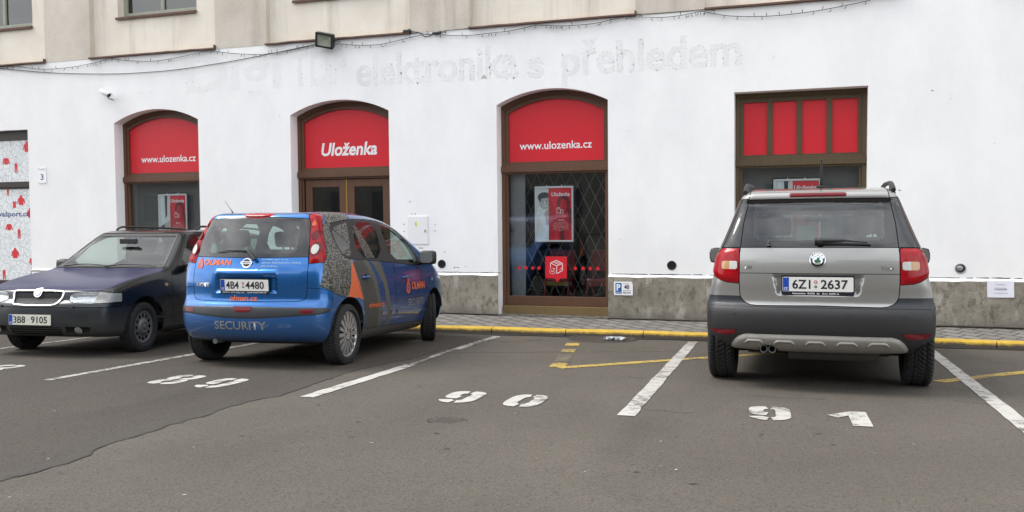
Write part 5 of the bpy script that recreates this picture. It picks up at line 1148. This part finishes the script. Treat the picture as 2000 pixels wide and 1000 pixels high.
    f.tube([p[1], p[2], p[3]], [.020, .016, .011], 8); f.tube([p[3], p[4]], [.009, .005], 6); f.lathe([(0, -.045), (.026, -.04), (.03, 0)], 14, 'x', (p[5][0]+.02, p[5][1], p[5][2]+.015)); q = onbody(B, 'rear', [(.04, 1.155), (.385, 1.150)], [.012, .012]); f.tube(q, .008, 6); f.build('rear_wiper', 'black_plastic', root)
    f = MB(); q = onbody(B, 'rear', [(-.365, 1.143), (-.365, 1.155), (-.365, 1.185)], [.01, .015, .012]); f.tube(q, [.018, .010, .004], 8); f.build('washer_nozzle', 'black_plastic', root)
    # small papers seen behind the rear glass
    f = MB(); f.box(-.50, -.498, .02, .16, 1.195, 1.31); f.build('window_sticker', 'sticker_green', root)
    plate(B, root, .0, .845, 'rear', 4, (('6Z1', .142, .40), ('2637', .545, .925)), ('plate_white', 'plate_ink', 'plate_blue'), (('Autocentrum', .14, .33), ('ROS', .36, .46), ('a.s.', .49, .53), ('Brno  Poříčí 1c', .57, .80)), out_=-.008)
    for s_ in (1, -1):   # roof rails, mirrors
        f = MB(); Y = .565*s_; P = [(-.46, Y, 1.585), (-.40, Y, 1.612), (-.30, Y, 1.640), (-.15, Y, 1.662), (.4, Y, 1.688), (1.0, Y*1.02, 1.68), (1.30, Y*1.05, 1.64), (1.38, Y*1.05, 1.61)]
        f.tube(spline(P, 4), .019, 8); f.tube([(-.33, Y, 1.56), (-.22, Y, 1.645)], [.03, .012], 8); f.build('roof_rail', 'black_plastic', root)
        m = MB(); c = Vector((1.95, .99*s_, 1.06)); g = MB(); g.box(-.07, .09, -.115, .115, -.085, .085, bev=.06); m.add([tuple(Vector(p)+c) for p in g.v], g.f, 0, True); m.tube([(1.97, .80*s_, 1.02), (1.98, .92*s_, 1.03)], .03, 8); mo = m.build('mirror', 'black_plastic', root)
        f = MB(); f.add([(1.876, .99*s_+a, 1.06+b) for a, b in rrect(-.098, .098, -.068, .068, .05)], [tuple(range(20))]); f.build('mirror_glass', 'chrome', mo)
    f = MB(); f.tube([(.05, -.03, 1.64), (-.02, -.03, 1.70), (-.28, -.03, 1.86)], [.016, .010, .008], 8); f.box(-.02, .14, -.07, .01, 1.64, 1.665, bev=.012); f.build('antenna', 'black_plastic', root)
    arch_liner(root, 0, .41, .55, .86, .335); arch_liner(root, 2.578, .41, .55, .86, .335)
    for x in (0, 2.578):
        for s_ in (1, -1): wheel(root, x, .776*s_, .332, .225, 'yeti', s_)
build_suv()

# ================================================================ blue hatchback of a security firm, seen from behind right
def build_hatch():
    B = NOTE_B; root = car_root('parked_car', -5.035, -4.55, 4, .955, 'bright blue security company hatchback with orange lettering and pebble patterned side'); C = Carve(*B.shell())
    C.cut('body', lambda P: B.normals(P)[:, 2]+.93, 'underbody')
    for x in (0, 2.6): C.cut(['body', 'underbody'], circ(x, .32, .365), 'void')
    yi = lambda z: np.interp(z, [1.0, 1.03, 1.2, 1.41, 1.53], [.628, .622, .600, .566, .512]); xo = lambda z: np.interp(z, [1.0, 1.04, 1.07, 1.136, 1.283, 1.432, 1.52], [-.43, -.405, -.371, -.337, -.255, -.165, -.075])
    gl = lambda P: np.maximum(np.maximum(yi(P[:, 2])-np.abs(P[:, 1]), P[:, 0]-xo(P[:, 2])), np.maximum(1.024+.10*(np.abs(P[:, 1])-.62)-P[:, 2], P[:, 2]-1.53))
    C.seam('body', gl, .003, 'lamp', 'seam')
    tg = half([(0, .655), (.50, .659), (.575, .668), (.605, .690), (.618, .74), (.622, .85), (.618, 1.03), (.605, 1.10), (.60, 1.2), (.566, 1.41), (.535, 1.49), (.50, 1.60)])
    gt = lambda P: np.maximum(sdpoly(P[:, 1], P[:, 2], tg), P[:, 0]+.26); C.seam('body', gt, .003, 'tailgate', 'seam')
    zb = lambda x: np.interp(x, [-.6, -.41, -.27, -.07, .05], [.807, .775, .722, .672, .64]); gbm = lambda P: np.maximum(P[:, 2]-zb(P[:, 0]), P[:, 0]-.1)
    C.seam('body', gbm, .0025, 'bumper', 'seam')
    zg = lambda P: np.interp(np.abs(P[:, 1]), [0, .6], [1.080, 1.090]); gg = lambda P: np.maximum(zg(P)-P[:, 2], P[:, 2]-(1.488-.02*(np.abs(P[:, 1])/.55)**2)); C.seam('tailgate', gg, .003, 'glass', 'seam')
    C.cut('glass', rearpoly(chaikin(half([(0, 1.124), (.44, 1.126), (.478, 1.14), (.485, 1.19), (.484, 1.34), (.472, 1.43), (.44, 1.452), (0, 1.462)]), 2), 0), 'clear')
    gb = rearpoly(chaikin(half([(.0, 1.472), (.10, 1.474), (.175, 1.505), (.165, 1.528), (0, 1.532)]), 1), 0); C.cut(['tailgate', 'glass'], gb, 'brake')
    ghd = rearpoly(rrect(-.345, .345, .895, .972, .02), 0); C.cut('tailgate', ghd, 'handle')
    grc = rearpoly(rrect(-.34, .34, .735, .893, .02), 0); C.cut('tailgate', grc, 'recess')
    st = half([(0, .492), (.16, .494), (.50, .516), (.74, .532), (.80, .552), (.81, .585), (.78, .600), (.34, .607), (0, .612)]); gs = lambda P: np.maximum(sdpoly(P[:, 1], P[:, 2], st), P[:, 0]+.36); C.cut('bumper', gs, 'strip')
    gr = lambda P: np.maximum(np.minimum(sdpoly(P[:, 1], P[:, 2], half([(0, .556), (.062, .556), (.112, .596), (.105, .608), (0, .608)])), sdpoly(np.abs(P[:, 1]), P[:, 2], [(.572, .548), (.682, .548), (.700, .585), (.580, .586)])), P[:, 0]+.3); C.cut('strip', gr, 'reflector')
    # side glass: one dark band, three panes
    band = [(-.10, 1.20), (-.03, 1.085), (.10, 1.068), (.6, 1.050), (1.2, 1.020), (2.04, .972), (2.10, .990), (1.98, 1.14), (1.79, 1.29), (1.48, 1.432), (1.14, 1.488), (.9, 1.500), (.4, 1.490), (.1, 1.455), (-.075, 1.42)]
    C.seam('body', sidepoly(chaikin(band, 1)), .003, 'band', 'seam')
    for P4, k in (([(-.055, 1.385), (.275, 1.452), (.135, 1.098), (-.015, 1.105), (-.080, 1.20)], 'q'), ([(.385, 1.458), (.945, 1.473), (.935, 1.062), (.265, 1.085)], 'r'), ([(1.075, 1.470), (1.30, 1.445), (1.50, 1.392), (1.77, 1.265), (1.93, 1.13), (1.985, .998), (1.165, 1.043)], 'f')): C.cut('band', sidepoly(chaikin(P4, 1)), 'pane')
    C.cut('body', lambda P: np.maximum(np.maximum(1.045-P[:, 2], P[:, 2]-1.475), np.maximum(1.30-P[:, 0], np.abs(P[:, 1])-B.W(P[:, 0], P[:, 2])+.10)), 'screen')
    C.seam('body', sidepoly([(.40, .34), (.34, .60), (.22, .80), (.14, 1.0), (.10, 1.10), (.4, 1.54), (1.08, 1.54), (1.20, 1.03), (1.235, .75), (1.25, .45), (1.13, .315), (.5, .325)]), .003, 'door', 'seam')
    C.seam('body', sidepoly([(1.13, .315), (1.25, .45), (1.235, .75), (1.20, 1.03), (1.06, 1.54), (1.4, 1.52), (2.13, 1.02), (2.33, .92), (2.40, .75), (2.41, .50), (2.36, .285), (1.6, .30)]), .003, 'door', 'seam')
    C.cut('body', lambda P: np.maximum(np.maximum(P[:, 2]-.325, P[:, 0]-2.3), .32-P[:, 0]), 'sill')
    gm = lambda P: np.maximum(np.minimum(sdpoly(P[:, 0], P[:, 2], [(.50, .462), (1.17, .438), (1.17, .482), (.50, .505)]), sdpoly(P[:, 0], P[:, 2], [(1.285, .434), (2.36, .400), (2.36, .436), (1.285, .476)])), .3-np.abs(P[:, 1])); C.cut('door', gm, 'mould')
    S_ = -1
    C.cut(['body'], sidepoly([(-.40, 1.33), (-.40, 1.10), (-.46, .80), (-.28, .729), (-.07, .680), (0, .70), (.05, .80), (.10, 1.0), (.085, 1.07), (.16, 1.10), (.42, 1.60), (.02, 1.60), (-.12, 1.44)], S_), 'pebble')
    C.cut(['body', 'pebble', 'door'], sidepoly([(.09, 1.062), (.13, 1.0), (.17, .926), (.24, .80), (.335, .635), (.2, .67), (-.03, .676), (.03, .80)], S_), 'orange')
    C.cut(['door', 'mould'], sidepoly([(.56, 1.06), (.80, 1.06), (1.0, .76), (1.09, .52), (1.10, .30), (.96, .30), (.98, .5), (.88, .78)], S_), 'oband'); C.cut(['door', 'mould'], sidepoly([(.36, 1.07), (.50, 1.06), (.67, .87), (.81, .56), (.86, .30), (.76, .30), (.72, .58), (.58, .85)], S_), 'oband')
    C.cut(['door', 'body', 'mould'], sidepoly([(.13, 1.02), (.20, 1.09), (.44, 1.08), (.62, .85), (.76, .57), (.80, .30), (.42, .30), (.36, .55), (.33, .66), (.25, .80)], S_), 'dust')
    pt_ = 'bright_blue_paint'
    emit(C, B, 'body', 'body', pt_, root); emit(C, B, 'tailgate', 'tailgate', pt_, root); emit(C, B, 'bumper', 'bumper', pt_, root); emit(C, B, 'underbody', 'underbody', 'underbody', root); emit(C, B, 'seam', 'panel_seam', 'seam_black', root, off=-.005)
    emit(C, B, 'handle', 'tailgate_handle', pt_, root, bulge(ghd, .020, .022), hard=True); emit(C, B, 'recess', 'plate_recess', pt_, root, bulge(grc, -.022, .02), hard=True); emit(C, B, 'strip', 'bumper_strip', 'dark_cladding', root, bulge(gs, .003, .008), hard=True)
    emit(C, B, 'glass', 'rear_window_border', 'gloss_black', root); emit(C, B, 'clear', 'rear_window', 'hatch_glass', root); emit(C, B, 'brake', 'high_brake_lamp', 'red_lamp_lens', root, bulge(gb, .01, .02), hard=True); emit(C, B, 'screen', 'windscreen', 'windscreen_glass', root); [emit(C, B, 'sill', 'sill', 'muddy_sill', root, side=q) for q in (1, -1)]
    emit(C, B, 'pebble', 'pebble_wrap', 'pebble_wrap', root, off=.0005); emit(C, B, 'orange', 'orange_wrap', 'orange_vinyl', root, off=.0005); emit(C, B, 'oband', 'wrap_band', 'olive_band', root, off=.0005); emit(C, B, 'dust', 'grey_wrap', 'dusty_olive', root, off=.0005)
    for s_ in (1, -1):
        emit(C, B, 'lamp', 'tail_lamp', 'red_lamp_lens', root, bulge(gl, .014, .045), side=s_, hard=True); emit(C, B, 'door', 'door', 'shaded_blue_paint', root, side=s_); emit(C, B, 'band', 'window_surround', 'black_plastic', root, side=s_); emit(C, B, 'pane', 'side_window', 'side_glass', root, side=s_); emit(C, B, 'mould', 'door_moulding', 'shaded_blue_paint', root, off=.008, side=s_)
        f = MB(); u = [(.655, 1.155, .045, .058)][0]; mb = MB()
    C.cut('reflector', lambda P: np.abs(P[:, 1])-.4, 'fog'); emit(C, B, 'fog', 'rear_fog_lamp', 'dark_red_lamp_lens', root, off=.006)
    for s_ in (1, -1): emit(C, B, 'reflector', 'bumper_reflector', 'dark_red_lamp_lens', root, off=.006, side=s_)
    for s_ in (1, -1):
        decal(B, root, 'reversing_lamp', ['lens_white', 'dark_red_lamp_lens', 'orange_vinyl'], [(dome(-.660*s_, 1.165, .048, .068), 1, .0), (dome(-.652*s_, 1.16, .030, .048), 0, .004), (dome(-.628*s_, 1.30, .030, .048), 1, .0), (dome(-.586*s_, 1.42, .015, .032), 2, -.004)], 'rear', .016)
    lining(C, B, root, ('body', 'tailgate', 'door', 'band', 'glass', 'pebble'), .55)
    cabin(root, 1.05, .12, .56, 1.75, .96, .64, 1.32)
    # lettering and logos
    drop = lambda u, v, s_: [(u+a*s_, v+b*s_) for a, b in [(0, .5), (.20, .20), (.34, -.08), (.36, -.30), (.24, -.46), (0, -.52), (-.24, -.46), (-.36, -.30), (-.34, -.08), (-.20, .20)]]
    def logo(u, v, s_): return [(drop(u, v, s_), 0, 0)]+[(q, 1, .001) for q in stroke([(u-.3*s_, v-.20*s_), (u, v+.02*s_), (u+.3*s_, v-.12*s_)], .055*s_)+stroke([(u-.2*s_, v-.42*s_), (u, v-.18*s_), (u+.26*s_, v-.34*s_)], .05*s_)+stroke([(u, v-.5*s_), (u, v+.3*s_)], .045*s_)]
    LM = ['orange_vinyl', pt_, 'pale_blue_vinyl', 'grey_vinyl', 'chrome']
    for nm, it, vw in (('flame_logo', logo(-.545, 1.028, .115), 'rear'), ('company_name', [(dtext('OLMAN', -.498, 1.006, .335, .058, bold=.045, shear=.15), 0, 0)], 'rear'), ('address_lettering', [(dtext('OLMAN spol. s r.o.', .165, 1.052, .26, .019), 2, 0), (dtext('Jakuba Obrovského 226/6,', .165, 1.020, .385, .022), 2, 0), (dtext('635 00 Brno', .165, .990, .165, .018), 2, 0)], 'rear'), ('model_lettering', [(dtext('NOTE', -.573, .793, .165, .042, bold=.03), 4, 0)], 'rear'), ('web_address', [(dtext('olman.cz', -.16, .664, .30, .050, bold=.03), 0, 0)], 'rear'), ('security_lettering', [(dtext('SECURITY', -.31, .385, .565, .082, bold=.02), 3, 0)], 'rear'), ('flame_logo', logo(1.625, .745, .19), 'right'), ('company_name', [(dtext('OLMAN', 1.74, .690, .46, .095, bold=.05), 0, 0)], 'right'), ('security_lettering', [(dtext('SECURITY', 1.615, .500, .57, .085, bold=.01), 3, 0)], 'right'), ('web_address', [(dtext('olman.cz', .455, .545, .43, .055, bold=.03), 0, .002)], 'right')):
        decal(B, root, nm, LM, it, vw, .004)
    decal(B, root, 'window_wrap', ['pebble_wrap'], [([(-.03, 1.375), (.12, 1.415), (.275, 1.450), (.235, 1.33), (.19, 1.21), (.09, 1.29)], 0, 0), ([(.39, 1.42), (.44, 1.43), (.52, 1.33), (.62, 1.20), (.70, 1.075), (.48, 1.080), (.40, 1.25)], 0, 0), ([(-.01, 1.11), (.13, 1.10), (.16, 1.17), (.06, 1.16)], 0, 0)], 'right', .003)
    decal(B, root, 'badge', ['chrome', 'black_plastic'], [(dome(0.005, 1.030, .052, .048, 28), 0, 0), (dome(.005, 1.030, .040, .036, 24), 1, .004), ([(-.056, 1.018), (.066, 1.018), (.066, 1.042), (-.056, 1.042)], 0, .006), (dtext('NISSAN', -.045, 1.023, .10, .014, bold=.03), 1, .0085)], 'rear', .004)
    f = MB(); p = onbody(B, 'rear', [(.10, 1.050), (.075, 1.08), (.0, 1.140), (-.03, 1.148), (-.20, 1.150), (-.345, 1.128)], [.03, .04, .035, .03, .022, .012]); f.tube([p[0], p[1], p[2]], [.022, .016, .010], 8); f.tube([p[2], p[3], p[4], p[5]], [.010, .008, .007, .004], 6); f.build('rear_wiper', 'black_plastic', root)
    plate(B, root, .0, .815, 'rear', 6, (('4B4', .117, .385), ('4480', .525, .910)), frame=(('NISSAN - J.P.N. Cars s.r.o.', .04, .50), ('www.nissan-jpn.cz', .55, .95)), out_=.004)
    for s_ in (1, -1):
        m = MB(); c = Vector((1.99, .965*s_, 1.075)); g = MB(); g.box(-.07, .07, -.10, .10, -.085, .085, bev=.05); m.add([tuple(Vector(p)+c) for p in g.v], g.f, 0, True); m.tube([(2.02, .80*s_, 1.0), (2.01, .90*s_, 1.02)], .03, 8); mo = m.build('mirror', 'black_plastic', root)
        f = MB(); f.add([(1.917, .965*s_+a, 1.075+b) for a, b in rrect(-.08, .08, -.065, .065, .04)], [tuple(range(20))]); f.build('mirror_glass', 'reflector_bowl', mo)
        hd = 'right' if s_ < 0 else 'left'
        for xh, zh in ((.30, .872), (1.43, .845)):
            q = [(xh*(1 if s_ < 0 else -1)+(a if s_ < 0 else -a), zh) for a in (0, .03, .09, .15, .18)]; P = onbody(B, hd, q, [.0, .022, .036, .022, .0]); f = MB(); f.tube(P, [.012, .015, .017, .015, .012], 8); d = onbody(B, hd, [q[2]], [.004])[0]; f.lathe([(.036, -.001), (.03, .004), (0, .006)], 16, 'y', tuple(d)); f.build('door_handle', 'shaded_blue_paint', root)
    decal(B, root, 'fuel_flap', ['seam_black'], [(q, 0, 0) for q in stroke(ell(-.06, .86, .085, .085, 28)+[ell(-.06, .86, .085, .085, 28)[0]], .005)], 'right', .003)
    decal(B, root, 'side_repeater', ['lens_white'], [(dome(2.50, .80, .022, .018), 0, 0)], 'right', .006)
    f = MB(); f.tube([(-.12, .42, 1.545), (-.16, .42, 1.575), (-.27, .42, 1.66)], [.007, .003, .0015], 6); f.build('antenna', 'black_plastic', root)
    f = MB(); f.tube([(-.30, .34, .26), (-.54, .36, .255)], .026, 12); f.tube([(-.38, -.2, .32), (-.38, .33, .32)], .05, 10); f.build('exhaust', 'dark_steel', root)
    arch_liner(root, 0, .37, .52, .825, .32); arch_liner(root, 2.6, .37, .52, .82, .32)
    for x, st_ in ((0, 0), (2.6, -22)):
        for s_ in (1, -1): wheel(root, x, .745*s_, .306, .185, 'note', s_, -st_)
build_hatch()

# ================================================================ dark estate car with its nose towards us
def build_estate():
    B = FELICIA_B; h = math.radians(EST_H); f_ = np.array([-math.sin(h), math.cos(h)]); l_ = np.array([-f_[1], f_[0]]); c = np.array([-6.865, -4.249])-EST_W*.955*l_; r = c-2.45*.955*f_
    root = car_root('parked_car', r[0], r[1], EST_H, .955, 'old dark petrol blue estate car facing out, with a chrome ringed grille'); C = Carve(*B.shell())
    C.cut('body', lambda P: B.normals(P)[:, 2]+.93, 'underbody')
    for x in (0, 2.45): C.cut(['body', 'underbody'], circ(x, .29, .345), 'void')
    zb = lambda P: np.where(P[:, 0] > 2.45, .535, .535)
    C.seam('body', lambda P: np.maximum(P[:, 2]-.540, 2.45-P[:, 0]), .004, 'bumper', 'seam'); C.seam('body', lambda P: np.maximum(P[:, 2]-.56, P[:, 0]+.45), .004, 'rear_bumper', 'seam')
    hd = [(0, .724), (.36, .720), (.62, .716), (.70, .722), (.745, .745), (.765, .83), (.775, .92), (.78, .96), (0, .98)]
    gh = lambda P: np.maximum(sdpoly(np.abs(P[:, 1]), P[:, 2], [(-.1, .724)]+hd[1:-1]+[(-.1, .98)]), 1.99-P[:, 0]); C.seam('body', gh, .003, 'bonnet', 'seam')
    gl = lambda P: np.maximum(sdpoly(np.abs(P[:, 1]), P[:, 2], chaikin([(.375, .588), (.385, .700), (.62, .706), (.72, .704), (.86, .680), (.88, .60), (.70, .578)], 1)), 2.86-P[:, 0]); C.seam('body', gl, .003, 'headlight', 'seam'); C.cut('headlight', lambda P: .665-np.abs(P[:, 1])+.25*(P[:, 2]-.65), 'indicator')
    go = lambda P: np.maximum(sdpoly(P[:, 1], P[:, 2], half(list(map(tuple, [(0, .548), (.255, .552), (.285, .57), (.318, .66), (.318, .700), (.30, .712), (0, .716)])))), 2.9-P[:, 0]); C.cut(['body', 'bonnet'], go, 'grille')
    C.cut('bumper', frontpoly(half([(0, .243), (.30, .243), (.315, .26), (.315, .325), (0, .330)]), 2.8), 'vent'); gfg = lambda P: np.maximum(sdpoly(np.abs(P[:, 1]), P[:, 2], [(.365, .255), (.60, .262), (.64, .33), (.365, .335)]), 2.8-P[:, 0]); C.cut('bumper', gfg, 'fog')
    # windscreen and side glass
    gw = lambda P: np.maximum(np.maximum(.944-P[:, 2], P[:, 2]-1.372), np.maximum(1.20-P[:, 0], np.abs(P[:, 1])-(B.W(P[:, 0], P[:, 2])-.075))); C.seam('body', gw, .004, 'screen_frame', 'seam'); C.cut('screen_frame', lambda P: gw(P)+.030, 'screen')
    for P4 in ([(1.74, .945), (1.33, 1.330), (.66, 1.355), (.62, .940)], [(.55, .940), (.59, 1.355), (-.18, 1.35), (-.20, .940)], [(-.27, .940), (-.25, 1.35), (-.70, 1.34), (-.86, 1.0)]): C.seam('body', sidepoly(chaikin(P4, 1)), .003, 'pane', 'seam')
    C.cut('body', lambda P: np.maximum(np.maximum(1.0-P[:, 2], P[:, 2]-1.36), np.maximum(P[:, 0]+.82, np.abs(P[:, 1])-.58)), 'rear_glass')
    C.seam('body', sidepoly([(.60, .30), (.60, 1.40), (1.32, 1.385), (1.78, .97), (1.93, .90), (1.93, .33), (1.85, .25)]), .003, 'door', 'seam'); C.seam('body', sidepoly([(.60, .30), (.60, 1.40), (-.2, 1.40), (-.24, .9), (.25, .33), (.35, .25)]), .003, 'door', 'seam')
    C.cut(['body', 'door'], lambda P: np.maximum(np.maximum(P[:, 2]-.30, P[:, 0]-2.1), .3-P[:, 0]), 'sill')
    pt_ = 'dark_petrol_paint'
    emit(C, B, 'body', 'body', pt_, root); emit(C, B, 'bonnet', 'bonnet', 'navy_bonnet', root, label='navy blue bonnet'); emit(C, B, 'bumper', 'bumper', 'dark_petrol_bumper', root); emit(C, B, 'rear_bumper', 'rear_bumper', 'dark_petrol_bumper', root); emit(C, B, 'underbody', 'underbody', 'underbody', root); emit(C, B, 'seam', 'panel_seam', 'seam_black', root, off=-.005); [emit(C, B, 'sill', 'sill', 'muddy_sill', root, side=q) for q in (1, -1)]
    emit(C, B, 'grille', 'grille', 'seam_black', root, bulge(go, -.022, .015), hard=True); RG = half([(0, .556), (.12, .557), (.245, .561), (.275, .578), (.307, .66), (.307, .696), (.293, .706), (.12, .709), (0, .710)]); RG = [p for i, p in enumerate(RG) if p != RG[i-1]]; mb = MB(); mb.tube([tuple(p) for p in onbody(B, 'front', chaikin(RG, 1), .004)], .0125, 8, closed=True); mb.build('grille_surround', 'chrome', root)
    mb = MB()
    for k in range(25):
        u = -.282+.0235*k; P, F = grid(u-.0045, u+.0045, .572+.02*max(0, abs(u)/.29-.8), .692, 1, 4); P = [(a+.05*abs(b-.63)*np.sign(u)*0, b) for a, b in P]; mb.add([tuple(p) for p in onbody(B, 'front', P, -.004)], F, 0)
    mb.build('grille_bars', 'black_metal', root)
    emit(C, B, 'vent', 'lower_grille', 'seam_black', root, off=-.012); mb = MB()
    for k in range(3): P, F = grid(-.31, .31, .256+.026*k, .266+.026*k, 14, 1); mb.add([tuple(p) for p in onbody(B, 'front', P, .0)], F)
    mb.build('lower_grille_bars', 'dark_petrol_bumper', root)
    for s_ in (1, -1):
        emit(C, B, 'headlight', 'headlight', 'reflector_bowl', root, bulge(gl, -.025, .04), side=s_, hard=True); emit(C, B, 'headlight', 'headlight_glass', 'lamp_glass', root, side=s_, off=.002); emit(C, B, 'indicator', 'indicator_lamp', 'clear_lens', root, side=s_, off=.002)
        emit(C, B, 'fog', 'fog_lamp_recess', 'seam_black', root, bulge(gfg, -.03, .012), side=s_, hard=True); decal(B, root, 'fog_lamp', ['reflector_bowl'], [(dome(.50*s_, .295, .040, .036), 0, 0)], 'front', .001)
        emit(C, B, 'pane', 'side_window', 'side_glass', root, side=s_); emit(C, B, 'door', 'door', pt_, root, side=s_)
        decal(B, root, 'headlight_washer', ['black_plastic'], [(dome(.44*s_, .548, .026, .016), 0, 0)], 'front', .015)
        f = MB(); Y = .585*s_; f.tube(spline([(1.02, Y, 1.425), (.95, Y, 1.458), (.80, Y, 1.472), (0, Y, 1.478), (-.6, Y, 1.468), (-.72, Y, 1.425)], 4), .014, 8); f.tube([(.25, Y, 1.41), (.25, Y, 1.47)], .016, 6); f.build('roof_rail', 'black_plastic', root)
        m = MB(); cc_ = Vector((1.56, .93*s_, .975)); g = MB(); g.box(-.05, .09, -.09, .09, -.07, .07, bev=.05); m.add([tuple(Vector(p)+cc_) for p in g.v], g.f, 0, True); m.tube([(1.60, .76*s_, .97), (1.58, .86*s_, .985)], .03, 8); m.build('mirror', 'black_plastic', root)
    emit(C, B, 'screen_frame', 'windscreen_seal', 'black_plastic', root); emit(C, B, 'screen', 'windscreen', 'windscreen_glass', root); emit(C, B, 'rear_glass', 'rear_window', 'windscreen_glass', root)
    decal(B, root, 'side_indicator', ['lens_amber'], [(dome(-2.06, .755, .034, .020), 0, 0)], 'left', .004)
    decal(B, root, 'badge', ['chrome', 'metal_grey'], [(dome(0, .690, .050, .048, 28), 0, .012), (dome(0, .690, .038, .036, 24), 1, .015), (dome(0, .69, .026, .025, 20), 0, .016)], 'front', .0)
    lining(C, B, root, ('body', 'door', 'bonnet'), .6)
    cabin(root, .85, -.05, .50, 1.38, .89, .62, 1.27)
    f = MB(); f.box(1.46, 1.58, .0, .20, .905, .925); f.box(1.50, 1.51, .22, .30, .90, .97); f.build('dashboard_papers', 'paper', root)
    for u0, v0, u1, v1, u2, v2 in ((-.05, .945, .36, .962, .62, .955), (-.62, .945, -.28, .965, -.02, .958)):
        f = MB(); P = onbody(B, 'front', [(u0, v0), ((u0+u1)/2, v0+.012), (u1, v1), (u2, v2)], [.02, .03, .025, .012]); f.tube(P, [.012, .009, .007, .005], 6); f.build('wiper', 'black_plastic', root)
    plate(B, root, -.035, .405, 'front', 0, (('3B8', .117, .40), ('9105', .535, .92)), ('plate_cream', 'plate_ink', 'plate_blue'), out_=.008, stick=False)
    arch_liner(root, 0, .35, .5, .80, .29); arch_liner(root, 2.45, .35, .5, .80, .29)
    for x in (0, 2.45):
        for s_ in (1, -1): wheel(root, x, (EST_W-.0825)*s_, .283, .165, 'felicia', s_, 3 if x else 0)
EST_H, EST_W = 186, .815
build_estate()
